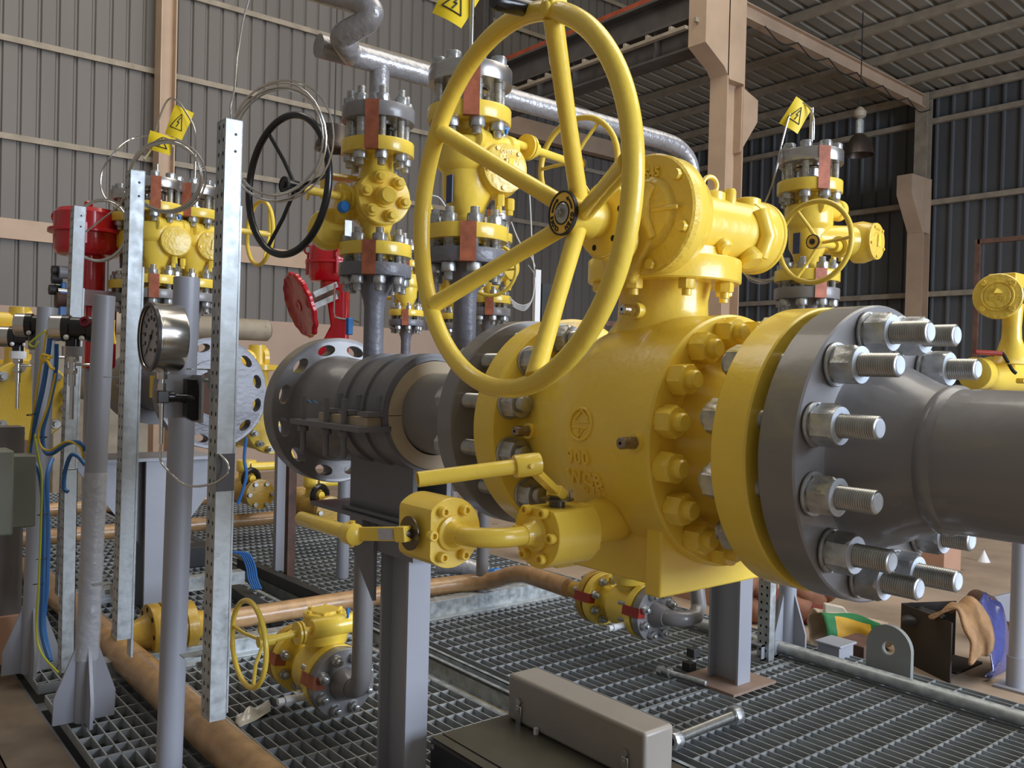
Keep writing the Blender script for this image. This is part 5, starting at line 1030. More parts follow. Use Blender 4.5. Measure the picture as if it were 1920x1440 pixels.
# ------------------------------------------------------------------ pressure transmitters
def transmitter(lab, x, y, d, s=1.0):
    c = at(x, y, d=d); t = thing('pressure_transmitter', lab, 'instrument', tuple(c))
    u = Vector((.90, -.43, 0)); M = fr(c - u * .06 * s, u)
    g = G(); g.lathe([(.030, .03), (.044, .03), (.044, .052), (.038, .056), (.038, .105), (.044, .108), (.044, .125), (.038, .13), (.0, .13)], Matrix(M) @ Matrix.Scale(s, 4), 32); g.lathe([(.022, 0), (.022, .05)], fr(c - Vector((0, 0, .06 * s)), (0, 0, 1)), 20); mk('housing', g, BLK, t)
    g = G(); g.lathe([(.0, -.008), (.040, -.008), (.043, -.004), (.043, .034), (.030, .036)], Matrix(M) @ Matrix.Scale(s, 4), 36, False, True); mk('chrome_cover', g, STN, t)
    for dz, du in ((-.030, .018), (-.032, .065)):
        q = c + u * (du - .03) * s + Vector((-.431, -.9, 0)) * .036 * s + Vector((0, 0, dz * s)); g = G(); g.dome(q, .009 * s, .010 * s, fr(q, (-.43, -.9, 0)), 14, 4); mk('cover_screw', g, WHT, t)
    g = G(); g.box(c + Vector((0, 0, -.075 * s)), (.055 * s, .05 * s, .032 * s)); g.hex(fr(c + Vector((0, 0, -.09 * s)), (0, 0, -1)), .035 * s, .02 * s); g.cyl(c + Vector((0, 0, -.11 * s)), c + Vector((0, 0, -.19 * s)), .011 * s, seg=14); g.hex(fr(c + Vector((0, 0, -.13 * s)), (0, 0, -1)), .028 * s, .02 * s); g.cyl(c + Vector((0, 0, -.19 * s)), c + Vector((0, 0, -.30 * s)), .007 * s, seg=12); mk('process_connection', g, STN, t)
    g = G(); g.cyl(c + Vector((0, 0, -.118 * s)), c + Vector((.11 * s, 0, -.118 * s)), .005, seg=10); g.box(c + Vector((.07, -.005, -.118 * s)), (.022, .02, .024)); mk('bracket_rod', g, STN, t)
    return t, c, u
t, c, u = transmitter('nearest black transmitter with chrome cover and dark red plug, beside the wrapped post', 137, 616, 2.92)
g = G(); q = c + u * .045 + Vector((-.43, -.9, 0)) * .030 + Vector((0, 0, .018)); g.lathe([(.013, 0), (.017, .004), (.017, .018), (.009, .019), (.009, .012), (0, .012)], fr(q, (-.43, -.9, .3)), 20, True, False); mk('red_plug', g, mat('dark_red_plug', (.16, .004, .02), .3), t)
transmitter('middle black transmitter with chrome cover, left of the blue cables', 66, 610, 3.35)
transmitter('leftmost black transmitter with chrome cover, lowest of the three', 34, 632, 3.7)
# ------------------------------------------------------------------ cables at the left
wirepx('blue_cable', [(95, 605, 2.9), (93, 640, 2.9), (82, 720, 2.92), (66, 790, 2.95), (56, 850, 3.0), (72, 880, 3.0), (80, 930, 3.0), (82, 1000, 3.0), (80, 1100, 3.0), (78, 1180, 3.0), (92, 1235, 2.98)], .0078, BLU, 'thick blue cable hanging from the nearest transmitter down the left post', 'cable')
wirepx('blue_cable', [(106, 645, 2.95), (104, 700, 2.95), (92, 760, 2.95), (80, 810, 2.95), (84, 845, 2.95), (98, 850, 2.93), (125, 832, 2.9), (148, 830, 2.85), (160, 845, 2.85)], .0072, BLU, 'blue cable curving right to the wrapped pipe post', 'cable')
wirepx('blue_cable', [(98, 860, 3.1), (88, 900, 3.05), (90, 1000, 3.05), (88, 1100, 3.05), (82, 1170, 3.05), (95, 1240, 3.0)], .0078, BLU, 'blue cable strapped to the perforated channel, right of the pair', 'cable')
wirepx('blue_cable', [(160, 872, 2.9), (145, 855, 2.9), (132, 855, 2.9), (122, 885, 2.92), (120, 915, 2.92), (128, 922, 2.92)], .0068, BLU, 'blue cable end hooking over beside the wrapped pipe post', 'cable')
wirepx('blue_cable', [(462, 820, 4.2), (458, 860, 4.2), (462, 890, 4.2), (455, 920, 4.2), (446, 945, 4.2)], .008, BLU, 'blue cable hanging beneath the left drilled flange', 'cable')
wirepx('yellow_cable', [(98, 612, 2.88), (88, 622, 2.88), (82, 655, 2.88), (74, 700, 2.9), (62, 780, 2.94), (52, 850, 2.98)], .0036, YC, 'yellow wire beside the thick blue cable at left', 'cable')
wirepx('yellow_cable', [(98, 670, 2.86), (80, 665, 2.86), (78, 674, 2.86), (92, 672, 2.85), (79, 680, 2.86), (88, 676, 2.85), (96, 690, 2.84), (102, 688 + 3, 2.84)], .0045, YC, 'yellow wire knotted around the blue cable', 'cable')
wirepx('yellow_cable', [(104, 700, 2.92), (90, 760, 2.92), (72, 812, 2.92), (78, 838, 2.92), (95, 844, 2.9), (125, 828, 2.87), (150, 838, 2.84), (156, 860, 2.84)], .0036, YC, 'yellow wire following the blue cable that curves right', 'cable')
wirepx('earth_wire', [(62, 800, 2.97), (72, 860, 2.97), (78, 900, 2.97), (76, 1000, 2.97), (72, 1100, 2.97), (68, 1180, 2.97), (78, 1225, 2.95), (110, 1262, 2.9)], .0038, mat('yellow_green_wire', (.50, .55, .05), .4), 'yellow-green earth wire running down the left cable channel', 'cable')
wirepx('earth_wire', [(85, 620, 3.1), (65, 635, 3.1), (55, 645, 3.1), (64, 650, 3.1), (72, 640, 3.1)], .0034, MATS['yellow_green_wire'], 'green-yellow wire loop between two transmitters', 'cable')
wirepx('yellow_cable', [(213, 600, 3.3), (212, 620, 3.3), (215, 645, 3.3)], .006, YC, 'short yellow cable between the wrapped post and the second perforated post', 'cable')
for (x, y, d_) in ((60, 778, 2.9), (78, 820, 2.9), (80, 965, 2.95), (78, 1048, 2.95), (72, 1095, 2.95)):
    g = G(); q = at(x, y, d=d_ + .04); g.torus(q, (0, .2, 1), .016, .0016, 20, 6); tag(mk('cable_tie', g, BLKM), 'black cable tie around the left cable bundle', 'cable tie', 'cable ties on the left bundle')
# enclosures at far left
a = at(2, 905, d=2.75); t = thing('junction_box', 'olive grey junction box cut off by the left edge of the frame', 'box', tuple(a))
g = G(); g.bb(a.x - .20, a.x + .025, a.y - .06, a.y + .06, at(5, 1000, d=2.75).z, at(5, 842, d=2.75).z); OLVG = mat('olive_grey_box', (.17, .18, .14), .5, var=.08); mk('box', g, OLVG, t, bevel=.006)
a = at(36, 920, d=2.9); t = thing('junction_box', 'narrow olive box with dark side, right of the cut-off junction box', 'box', tuple(a))
g = G(); g.bb(a.x - .035, a.x + .04, a.y - .05, a.y + .05, at(36, 985, d=2.9).z, at(36, 852, d=2.9).z); mk('box', g, OLVG, t, bevel=.004)
g = G(); b = at(45, 860, d=3.35); g.bb(b.x - .11, b.x + .01, b.y + .05, b.y + .17, 0, at(30, 800, d=3.4).z); tag(mk('box_stand', g, mat('brownish_grey_paint', (.125, .115, .11), .45)), 'wide brownish grey post behind the junction boxes', 'post')
a = at(18, 1165, d=3.4); g = G(); g.bb(a.x - .10, a.x + .07, a.y - .05, a.y + .05, 0.0, at(18, 1150, d=3.4).z); tag(mk('wood_block', g, CARD), 'tan wooden block lying at the left edge of the skid', 'wood')
# ------------------------------------------------------------------ cover box and enclosure at the bottom
t = thing('cable_cover_box', 'long grey sheet-metal cover box with two latches at the bottom centre', 'box', (1.635, 1.67, .172))
g = G(); g.bb(1.583, 1.688, 1.411, 1.93, .173, .30); mk('cover', g, mat('cover_box_grey', (.30, .27, .235), .38, var=.05, bump=.06, bs=40), t, bevel=.010, bseg=3)
for y in (1.905 - .03, 1.47):
    g = G(); g.bb(1.5765, 1.583, y - .011, y + .011, .168, .225); mk('latch_plate', g, STN, t, bevel=.002)
    g = G(); g.cyl((1.574, y, .236), (1.584, y, .236), .010, seg=16); g.bb(1.572, 1.578, y - .009, y + .009, .205, .222); g.cyl((1.570, y, .214), (1.578, y, .214), .005, seg=10); mk('latch_hook', g, STN, t)
g = G(); g.bb(1.570, 1.580, 1.79, 1.80, .172, .19); mk('plastic_pin', g, WHT, t)
t = thing('dark_enclosure', 'dark olive steel enclosure at the bottom edge of the frame', 'box', (1.45, 1.5, 0))
g = G(); g.bb(1.335, 1.75, 1.15, 1.955, .012, .170); mk('case', g, BLK, t, bevel=.012, bseg=3)
g = G(); g.bb(1.375, 1.745, 1.16, 1.95, .170, .1718); mk('lid', g, OLV, t)
g = G(); g.bb(1.338, 1.368, 1.16, 1.95, .1700, .1715); mk('lid_rim', g, OLV, t)
g = G(); g.cyl((1.333, 1.935, .150), (1.345, 1.935, .150), .007, seg=14); mk('rivet', g, ZN, t)
# ------------------------------------------------------------------ loose parts on the grating
t = thing('loose_stud_bolt', 'big loose stud with two nuts lying on the front right grating', 'bolt', (2.29, 1.775, 0))
a, b = Vector((2.10, 1.770, .034)), Vector((2.46, 1.782, .034)); M = fr(a, b - a)
g = G(); g.lathe(stud_profile((b - a).length - .03, .032, .0035), M @ Matrix.Translation((0, 0, .018)), 20); mk('threaded_rod', g, ZND, t)
for z_ in (.0, .318): g = G(); g.hex(M @ Matrix.Translation((0, 0, z_)), .056, .036); mk('hex_nut', g, ZN, t)
g = G(); g.lathe([(.013, -.0006), (.016, -.0006)], M, 24, True, False); mk('bore', g, DRK, t)
t = thing('loose_bolt', 'smaller loose bolt lying left of the grey post foot on the grating', 'bolt', (2.63, 2.16, 0))
a, b = Vector((2.605, 2.265, .020)), Vector((2.64, 2.06, .018)); M = fr(a, b - a)
g = G(); g.lathe(stud_profile((b - a).length, .022, .003), M, 16); mk('shank', g, ZN, t); g = G(); g.hex(M, .036, .022); mk('head', g, ZN, t); g = G(); g.lathe([(.012, .05), (.02, .05), (.02, .056), (.012, .056)], M, 20, False, False, closed=True); mk('washer', g, ZN, t)
for (x, y, lab) in ((1300, 1222, 'small square nut lying on the grating left of the grey post'), (1292, 1248, 'dark bolt end lying beside the loose bolt')): q = at(x, y, Z=.02); g = G(); g.bb(q.x - .02, q.x + .02, q.y - .02, q.y + .02, 0, .035); tag(mk('loose_nut', g, BLKM, bevel=.002), lab, 'nut')
g = G(); c = at(475, 1338, Z=.01); n = 10
for i in range(n + 1):
    for j in range(n + 1):
        u, v = i / n - .5, j / n - .5; k = 1 - .3 * abs(v) ; g.v.append((c.x + .14 * u * k + .03 * v, c.y + .10 * v + .04 * u, .006 + .035 * (math.exp(-(u * 5 + .6) ** 2 - (v * 4) ** 2)) + .02 * max(0, u) * (1 + math.sin(7 * v))))
for i in range(n):
    for j in range(n): a_ = i * (n + 1) + j; g.face((a_, a_ + 1, a_ + n + 2, a_ + n + 1))
o = mk('plastic_scrap', g, CLR); sm = o.modifiers.new('sheet', 'SOLIDIFY'); sm.thickness = .0012; tag(o, 'crumpled scrap of clear plastic film on the left grating', 'plastic film')
# lug, conduit, brackets
pts = [(-.09, -.005), (.09, -.005)] + [(.09 * math.cos(PI * k / 20), .115 + .09 * math.sin(PI * k / 20)) for k in range(21)]
t = thing('lifting_lug', 'grey lifting lug plate with a round hole at the right edge of the skid', 'lug', (3.32, 1.716, 0))
g = G(); LM = lambda y, z, s: Vector((3.31 + .022 * s, 1.716 + y, z)); hc = (.0, .118); k_ = 40; oo = []; hh = []
for a_ in range(k_):
    th = 2 * PI * a_ / k_; c_, s_ = math.cos(th), math.sin(th)
    r = .09 if s_ >= 0 else min(.09 / max(abs(c_), 1e-6), .118 / max(abs(s_), 1e-6)); oo.append((c_ * r, .118 + s_ * r)); hh.append((.026 * c_, .118 + .026 * s_))
rings = [[LM(*p, 0) for p in hh], [LM(*p, 0) for p in oo], [LM(*p, 1) for p in oo], [LM(*p, 1) for p in hh]]
g.loft(rings, closed=True); g.bb(3.31, 3.332, 1.626, 1.806, -.004, .03); mk('lug_plate', g, mat('lug_grey_paint', (.24, .25, .24), .45, var=.05), t, ang=30)
t = thing('conduit_pipe', 'galvanised conduit pipe lying along the right side of the grating', 'pipe', (3.22, 2, .03))
g = G(); g.tube([(3.215, .25, .032), (3.215, 3.6, .032)], .026, 24); g.lathe([(.030, 0), (.030, .05)], fr((3.215, 2.32, .032), (0, 1, 0)), 24); mk('pipe', g, GAL, t)
q = at(1440, 1222, Z=.06); t = thing('conduit_bracket', 'white angle bracket with a strap holding the conduit pipe', 'bracket', (3.17, 2.2, 0))
g = G(); g.bb(3.08, 3.20, 2.13, 2.135, 0, .062); g.bb(3.08, 3.24, 2.13, 2.22, .0, .006); g.bb(3.08, 3.13, 2.13, 2.20, .056, .062); mk('angle', g, GRYP, t)
g = G(); g.torus((3.215, 2.17, .032), (0, 1, 0), .029, .003, 32, 6); mk('strap', g, GAL, t)
q = at(1568, 1212, Z=.03); g = G(); g.bb(q.x - .06, q.x + .05, q.y - .05, q.y + .05, FZ, .045); g.bb(q.x - .07, q.x + .06, q.y - .06, q.y + .06, .045, .055); tag(mk('bracket_foot', g, GRYP, bevel=.003), 'small pale bracket foot beyond the grating edge, left of the lug', 'bracket')
q = at(1606, 1220, Z=-.05); g = G(); g.bb(q.x - .08, q.x + .10, q.y - .08, q.y + .06, FZ, .0); tag(mk('rusty_block', g, RST, bevel=.004), 'rusty brown steel block on the floor behind the lug', 'block')
# ------------------------------------------------------------------ things on the floor at the right
def blob(name, c, sx, sy, sz, m, lab, cat, seed=1, rough=.18, seg=28, grp=None, freq=3.0):
    rn = random.Random(seed); ph = [rn.uniform(0, 6.28) for _ in range(9)]; g = G(); rings = []
    for i in range(1, seg // 2):
        th = PI * i / (seg // 2); ring = []
        for j in range(seg):
            a = 2 * PI * j / seg; r = 1 + rough * (math.sin(freq * a + ph[0] + 2 * th) * .5 + math.sin((freq + 2) * a + ph[1] - 3 * th) * .3 + math.sin(5 * th + ph[2] + a) * .3)
            ring.append((c[0] + sx * r * math.sin(th) * math.cos(a), c[1] + sy * r * math.sin(th) * math.sin(a), max(FZ + .002, c[2] + sz * r * math.cos(th))))
        rings.append(ring)
    g.loft(rings); return tag(mk(name, g, m, ang=60), lab, cat, grp)
# sack: lofted along its length, with printed panel in the material slots
SACKG = mat('green_sack_print', (.02, .20, .07), .6, bump=.3, bs=25); SACKY = mat('yellow_sack_print', (.62, .36, .03), .6, bump=.3, bs=25)
t = thing('feed_sack', 'crumpled white, green and yellow woven sack lying on the floor', 'sack', (4.6, 2.75, FZ))
L0, L1 = at(1532, 1168, d=4.95), at(1665, 1172, d=5.0); g = G(); g2 = []; n = 22; m_ = 28; rings = []
U = (L1 - L0); 
for i in range(n + 1):
    s_ = i / n; c_ = L0.lerp(L1, s_) + Vector((0, 0, -.05 + .01 * math.sin(5 * s_))); ry = .15 * (1 - .45 * s_) * (.75 + .25 * math.sin(PI * min(1, s_ * 1.3))); rz_ = .13 * (1 - .5 * s_); ring = []
    for j in range(m_):
        a = 2 * PI * j / m_; r = 1 + .10 * math.sin(3 * a + 4 * s_) + .06 * math.sin(7 * a - 9 * s_)
        v = Vector((-U.y, U.x, 0)).normalized(); ring.append(c_ + v * (ry * r * math.cos(a)) + Vector((0, 0, rz_ * r * math.sin(a))))
    rings.append(ring)
for i in range(n + 1): g.v += [tuple(p) for p in rings[i]]
for i in range(n):
    for j in range(m_):
        k = (j + 1) % m_; aa = (j + .5) / m_; s_ = (i + .5) / n
        g.mi = 0
        if .28 < aa < .66 and s_ < .86: g.mi = 1
        if .34 < aa < .56 and .14 < s_ < .70: g.mi = 2
        g.face((i * m_ + j, i * m_ + k, (i + 1) * m_ + k, (i + 1) * m_ + j))
g.mi = 0; g.face(tuple(n * m_ + j for j in range(m_)))
o = mk('woven_sack', g, [SACK, SACKG, SACKY], t, ang=70); so = o.modifiers.new('sheet', 'SOLIDIFY'); so.thickness = .003
g = G(); a = at(1545, 1130, d=4.95); g.prism([(0, 0), (.11, -.02), (.20, -.14), (.09, -.12), (.0, -.05)], Matrix(((_r[0], 0, -_r[1], a.x), (_r[1], 0, _r[0], a.y), (0, 1, 0, a.z), (0, 0, 0, 1))), -.01, .02); mk('sack_flap', g, SACK, t, bevel=.008)
k = 0
for (x, y, r) in ((1392, 1090, .13), (1425, 1100, .12), (1405, 1140, .14), (1490, 1135, .15), (1515, 1115, .13), (1545, 1100, .12), (1455, 1150, .15), (1440, 1180, .16), (1510, 1170, .14)):
    q = at(x, y, d=5.5); m_ = POT if y < 1145 else REDM
    r *= .86; blob('mesh_bag', (q.x, q.y, max(q.z, FZ + r * .7)), r, r, r * .85, m_, 'lumpy reddish brown bag in the heap on the floor behind the grey posts', 'bag', k + 3, .12, 24, 'bags in the heap on the floor'); k += 1
# dark steel bin with burlap and film
t = thing('steel_bin', 'dark rusty steel bin with scraps, on the floor at the right', 'bin', (4.72, 2.2, FZ))
a, b = at(1688, 1236, Z=FZ), at(1782, 1282, Z=FZ); top = -.045; dv_ = (b - a); nn = Vector((-dv_.y, dv_.x, 0)).normalized(); nn = nn if nn.x > 0 else -nn
g = G()
for (p_, q_) in ((a, b), (a, a + nn * .34)):
    d_ = (q_ - p_); L_ = d_.length; Mx = Matrix(((d_.x / L_, -d_.y / L_, 0, p_.x), (d_.y / L_, d_.x / L_, 0, p_.y), (0, 0, 1, 0), (0, 0, 0, 1))); g.bb(0, 0, 0, 0, 0, 0) if False else None; g.box((L_ / 2, 0, (FZ + top) / 2), (L_, .008, top - FZ), Mx)
g.bb(a.x, a.x + .3, a.y - .3, a.y, FZ, FZ + .01); mk('plates', g, mat('dark_brown_steel', (.028, .021, .017), .6, var=.3), t)
q = at(1735, 1148, d=4.75); blob('rag', (q.x, q.y, q.z - .05), .13, .10, .06, BLKM, 'black rag with white foam scraps lying in the steel bin', 'rag', 5, .25)
g = G(); 
def drape(name, pts, wid, m_, lab, cat, thick=.012, wob=.012):
    g = G(); P = smooth(pts, 6); n = len(P); m = 10
    for i, p_ in enumerate(P):
        for j in range(m + 1):
            v = j / m - .5; g.v.append((p_.x + _r[0] * v * wid * .85 + .631 * v * wid * .8, p_.y + _r[1] * v * wid * .85 + .776 * v * wid * .8, p_.z + wob * math.sin(9 * v + i * .5)))
    for i in range(n - 1):
        for j in range(m): a_ = i * (m + 1) + j; g.face((a_, a_ + 1, a_ + m + 2, a_ + m + 1))
    o = mk(name, g, m_, ang=70); s = o.modifiers.new('cloth', 'SOLIDIFY'); s.thickness = thick; return tag(o, lab, cat)
drape('burlap_sheet', [at(1762, 1150, d=4.62), at(1790, 1130, d=4.58), at(1818, 1136, d=4.54), at(1832, 1165, d=4.50), at(1845, 1200, d=4.47), at(1842, 1232, d=4.44)], .26, BURL, 'brown burlap sheet draped over the edge of the steel bin', 'cloth', .015)
drape('blue_film', [at(1838, 1122, d=4.75), at(1856, 1150, d=4.7), at(1872, 1195, d=4.66), at(1884, 1240, d=4.62), at(1868, 1264, d=4.58)], .30, BPL, 'glossy dark blue plastic film hanging beside the burlap', 'plastic film', .004, .025)
q = at(1778, 1072, Z=FZ); g = G(); g.bb(q.x - .19, q.x + .10, q.y - .05, q.y + .25, FZ, FZ + .22); tag(mk('cardboard_box', g, CARD), 'cardboard box standing on the open floor at right', 'box')
q = at(1330, 1118, Z=FZ); g = G(); g.bb(q.x - .2, q.x + .3, q.y - .2, q.y + .2, FZ, FZ + .3); tag(mk('cardboard_box', g, CARD), 'pinkish cardboard box beyond the skid, below the valve foot', 'box')
q = at(1846, 1012, d=7.5); g = G(); g.lathe([(.05, 0), (.001, .10)], fr((q.x, q.y, FZ), (0, 0, 1)), 20); tag(mk('floor_cone', g, WHT), 'small pale cone on the floor near the cardboard box', 'cone')
t = thing('steel_hinge_part', 'grey steel bracket with a round pivot lying by the pipe stand', 'bracket', (5.6, 2.2, FZ))
q = at(1872, 1138, d=5.2); Mx = Matrix(((_r[0], 0, -_r[1], q.x), (_r[1], 0, _r[0], q.y), (0, 1, 0, q.z), (0, 0, 0, 1)))
g = G(); g.prism([(-.10, .0), (-.04, .06), (.12, .10), (.20, .05), (.20, -.12), (.0, -.07), (-.09, -.04)], Mx, -.02, .02); mk('plate', g, GRYP, t, bevel=.005); g = G(); g.lathe([(.06, -.07), (.06, .07)], fr(q + Vector((-.1, .05, .03)), (.631, .776, 0)), 24); g.bb(q.x - .1, q.x + .2, q.y, q.y + .1, FZ, q.z - .03); mk('pivot', g, RST, t)
# floor crack line + right yellow valve
t = thing('right_gear_valve', 'yellow gear operated valve with round cast cap and black lever at the right edge', 'valve', (3.25, 1.33, 1.2))
cap = at(1870, 555, d=3.0); n_ = Vector((-.96, -.28, 0)).normalized(); M = fr(cap, -n_)
g = G(); g.lathe([(.0, -.004), (.040, -.004), (.043, -.001), (.046, -.004), (.050, -.004), (.052, .0), (.074, .002), (.077, .006), (.077, .03), (.070, .034)], M, 48, False, True); mk('gear_cover', g, YELC, t)
for a_ in (.8, 2.35, 3.95, 5.5): p_ = M @ Vector((.062 * math.cos(a_), .062 * math.sin(a_), .001)); g = G(); g.hex(fr(p_, n_), .018, .010); mk('cover_bolt', g, YELC, t)
rt_ = Vector((0, 0, 1)).cross(n_); T = Matrix(((rt_.x, 0, n_.x, cap.x + n_.x * .0045), (rt_.y, 0, n_.y, cap.y + n_.y * .0045), (0, 1, 0, cap.z), (0, 0, 0, 1)))
g = text_g('B8-48', .020, T @ Matrix.Translation((0, -.008, 0)), .004, .0008); mk('cast_number', g, YEL, t)
g = G(); g.lathe([(.017, -.001), (.008, .012), (.001, .016)], Matrix(T) @ Matrix.Translation((0, .010, 0)) @ Matrix.Rotation(-PI / 2, 4, 'X'), 3); mk('cast_mark', g, YEL, t)
g = G(); g.lathe([(.07, .03), (.065, .12), (.06, .20)], M, 40); g.lathe([(.035, -.02), (.03, -.10), (.032, -.14), (.05, -.20), (.08, -.23)], fr(cap + Vector((.10, -.01, 0)), (0, 0, 1)), 32); g.box(cap + Vector((.08, .0, .055)), (.10, .09, .05)); mk('gear_housing', g, YEL, t, bevel=.004)
bd = at(1870, 702, d=3.15); g = G(); g.lathe([(.03, -.22), (.055, -.21), (.055, -.15), (.045, -.14), (.05, -.10), (.062, -.06), (.062, .20)], fr(bd, (1, .05, 0)), 40); mk('valve_body', g, YEL, t)
g = G(); a = at(1905, 700, d=3.0); b = at(1880, 663, d=3.0); c_ = at(1828, 660, d=3.0); g.tube(smooth([a, at(1897, 692, d=3.0), b, b + (c_ - b) * .12], 4), .006, 10); mk('lever', g, BLK, t); g = G(); g.cyl(b + (c_ - b) * .05, c_, .0085, seg=14); mk('lever_sleeve', g, REDT, t)
g = G(); g.lathe([(.009, 0), (.009, .03), (.004, .03), (.004, .02)], fr(at(1908, 714, d=3.0), (-.3, -.9, 0)), 14); mk('drain_nipple', g, YEL, t)
# ------------------------------------------------------------------ background bits
t = thing('pendant_lamp', 'dark round hanging lamp behind the capped valve stack', 'lamp', tuple(at(627, 262, d=7.0)))
q = at(627, 258, d=7.0); g = G(); g.lathe([(.02, .10), (.135, .08), (.14, .06), (.13, -.02), (.150, -.06), (.155, -.10), (.12, -.105), (.08, -.07), (.02, -.06)], fr(q, (0, 0, 1)), 36, False, False, closed=True); mk('lamp_shade', g, MATS['dark_bronze_shade'], t)
g = G(); g.cyl(q + Vector((0, 0, .08)), q + Vector((0, 0, 4)), .006, seg=6); mk('cord', g, BLKM, t)
t = thing('yellow_handwheel', 'plain yellow handwheel on a stem, behind the black handwheel', 'handwheel', tuple(at(490, 437, d=4.2)))
q = at(487, 437, d=4.2); g = G().torus(q, (1, 0, 0), .150, .010, 64, 10); mk('rim', g, YEL, t)
for k in range(3): a = 2 * PI * k / 3 + .2; g = G(); g.tube([q + Vector((.05, 0, 0)), q + Vector((0, .150 * math.cos(a), .150 * math.sin(a)))], .006, 8); mk('spoke', g, YEL, t)
g = G(); g.cyl(q + Vector((-.45, 0, 0)), q + Vector((.07, 0, 0)), .013, seg=14); g.cyl(q + Vector((-.45, 0, 0)), (q.x - .45, q.y, 1.0), .04, seg=16); mk('stem', g, YEL, t)
q = at(505, 620, d=10.0); g = G(); g.lathe([(.0, -.01), (.09, 0), (.12, .03), (.12, 2.0)], fr((q.x, q.y, q.z), (-1, 0, 0)), 32); g.bb(q.x - 1.5, q.x - 1.4, q.y - .05, q.y + .05, FZ, q.z); g.bb(q.x - .5, q.x - .4, q.y - .05, q.y + .05, FZ, q.z); tag(mk('grey_duct', g, GIR), 'grey round-ended pipe lying on stands in front of the left wall', 'pipe')
q = at(200, 600, d=10.0); g = G(); g.bb(q.x - .55, q.x + .45, q.y - .1, q.y + .1, FZ, q.z + .05); tag(mk('metal_cabinet', g, GIR, bevel=.01), 'low grey-brown metal cabinet in front of the left wall', 'cabinet')
def far_low(x, y, dd, rz_, lab):
    q = at(x, y, d=dd); t = thing('far_drain_valve', lab, 'valve', (0, 0, 0)); z = q.z
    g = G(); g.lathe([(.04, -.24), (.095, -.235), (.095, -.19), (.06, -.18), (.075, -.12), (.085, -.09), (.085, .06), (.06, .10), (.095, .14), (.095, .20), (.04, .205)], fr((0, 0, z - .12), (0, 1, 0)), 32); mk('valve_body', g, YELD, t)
    g = G(); g.lathe([(.05, -.05), (.05, .0), (.065, .01), (.065, .07), (.06, .08)], fr((0, 0, z), (0, 0, 1)), 28); g.cyl((0, -.06, z + .04), (.17, -.06, z + .04), .028, seg=18); g.cyl((.17, -.06, z + .04), (.26, -.06, z + .04), .010, seg=10); mk('worm_gearbox', g, YEL, t)
    g = G(); g.torus((-.02, -.125, z - .03), (.25, -1, 0), .055, .020, 32, 10); mk('hub_ring', g, BLK, t); g = G(); g.lathe([(.026, 0), (.024, .03), (.0, .034)], fr((-.02, -.11, z - .03), (.25, -1, 0)), 20); mk('hub_cap', g, YEL, t)
    h = mk('handwheel', G().torus((.26, -.06, z + .04), (1, 0, 0), .115, .008, 48, 8), YEL, t)
    for k in range(3): a = 2 * PI * k / 3 + .3; g = G(); g.tube([(.24, -.06, z + .04), (.26, -.06 + .115 * math.cos(a), z + .04 + .115 * math.sin(a))], .005, 6); mk('spoke', g, YEL, h)
    for k in range(6): a = 2 * PI * k / 6; g = G(); g.hex(fr((.075 * math.cos(a), -.235, z - .12 + .075 * math.sin(a)), (0, -1, 0)), .026, .02); mk('stud_nut', g, ZN, t)
    t.location = (q.x, q.y, 0); return t
far_low(588, 915, 5.6, 0, 'yellow valve with black ring hub seen just below the far drilled flange')
far_low(462, 885, 5.9, 0, 'yellow valve with black ring hub seen right of the tallest perforated post')
q = at(527, 1010, d=5.0); g = G(); g.bb(q.x - .03, q.x + .03, q.y, q.y + .04, 0, at(530, 800, d=5.0).z); tag(mk('angle_post', g, GRYP), 'light grey angle post standing below the far drilled flange', 'post')
q = at(546, 1050, d=4.7); g = G(); g.bb(q.x - .022, q.x + .022, q.y, q.y + .04, 0, at(546, 860, d=4.7).z); tag(mk('brown_post', g, RST), 'dark brown post below the far drilled flange, right of the light angle post', 'post')
q = at(281, 1030, d=4.5); g = G(); g.bb(q.x - .022, q.x + .022, q.y, q.y + .04, 0, at(281, 870, d=4.5).z); tag(mk('brown_post', g, RST), 'dark brown post seen between the second perforated post and the tall pipe post', 'post')
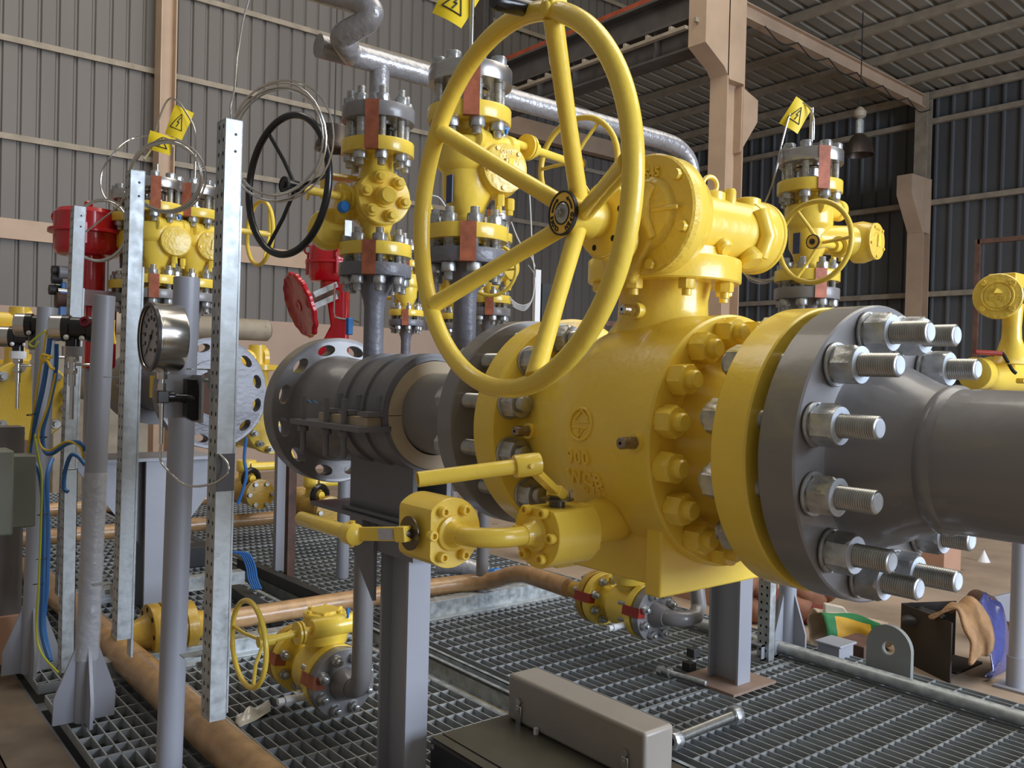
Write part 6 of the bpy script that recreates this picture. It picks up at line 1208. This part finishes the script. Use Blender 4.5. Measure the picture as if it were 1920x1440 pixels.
q = at(368, 1060, Z=0.0); g = G(); g.bb(q.x - .09, q.x + .09, q.y - .07, q.y + .07, .002, .12); tag(mk('dark_case', g, BLKM, bevel=.006), 'dark case lying on the grating between the tall pipe post and the tallest perforated post', 'case')
for (x0, y0, x1, y1, w_, lab) in ((452, 1045, 640, 1125, .05, 'dark cable tray cover lying behind the small handwheel'), (440, 1095, 520, 1150, .06, 'black tray with rivets beside the small handwheel')):
    a, b = at(x0, y0, Z=.06), at(x1, y1, Z=.06); d_ = b - a; L_ = d_.length; g = G(); g.box((L_ / 2, 0, .03), (L_, w_, .055), Matrix(((d_.x / L_, -d_.y / L_, 0, a.x), (d_.y / L_, d_.x / L_, 0, a.y), (0, 0, 1, 0), (0, 0, 0, 1)))); tag(mk('tray_cover', g, BLKM, bevel=.003), lab, 'cable tray')
for k in range(5): wirepx('blue_cable_loop', [(436 + 4 * k, 1035, 4.3), (452 + 4 * k, 1040, 4.3), (462 + 4 * k, 1062, 4.3), (466 + 4 * k, 1085, 4.28), (474 + 4 * k, 1105, 4.25)], .005, BLU, 'blue cable of the loose bundle behind the small yellow handwheel', 'cable', 'blue cables behind the small handwheel')
t = thing('foil_wrapped_pipe', 'short silver foil wrapped pipe with a blue valve behind the left block valve', 'pipe', tuple(at(870, 1070, Z=.08)))
g = G(); a, b = at(820, 1058, Z=.13), at(912, 1078, Z=.08); g.tube(smooth([a, a.lerp(b, .5) + Vector((0, 0, .02)), b], 5), .05, 18); mk('pipe', g, SILW, t); g = G(); g.lathe([(.045, 0), (.045, .06)], fr(at(922, 1082, Z=.08), (0, -1, .2)), 20); mk('blue_cap', g, BLUC, t)
# writing mark on the far spool
g = G(); p = [at(x, y, X=X0 - .155) for x, y in ((556, 748), (562, 752), (568, 748), (574, 754), (580, 750), (586, 755), (592, 752), (598, 757))]; g.tube(smooth([v + Vector((-.004, 0, 0)) for v in p], 3), .0016, 5); mk('blue_chalk_mark', g, mat('blue_chalk', (.10, .35, .75), .7), sp2)
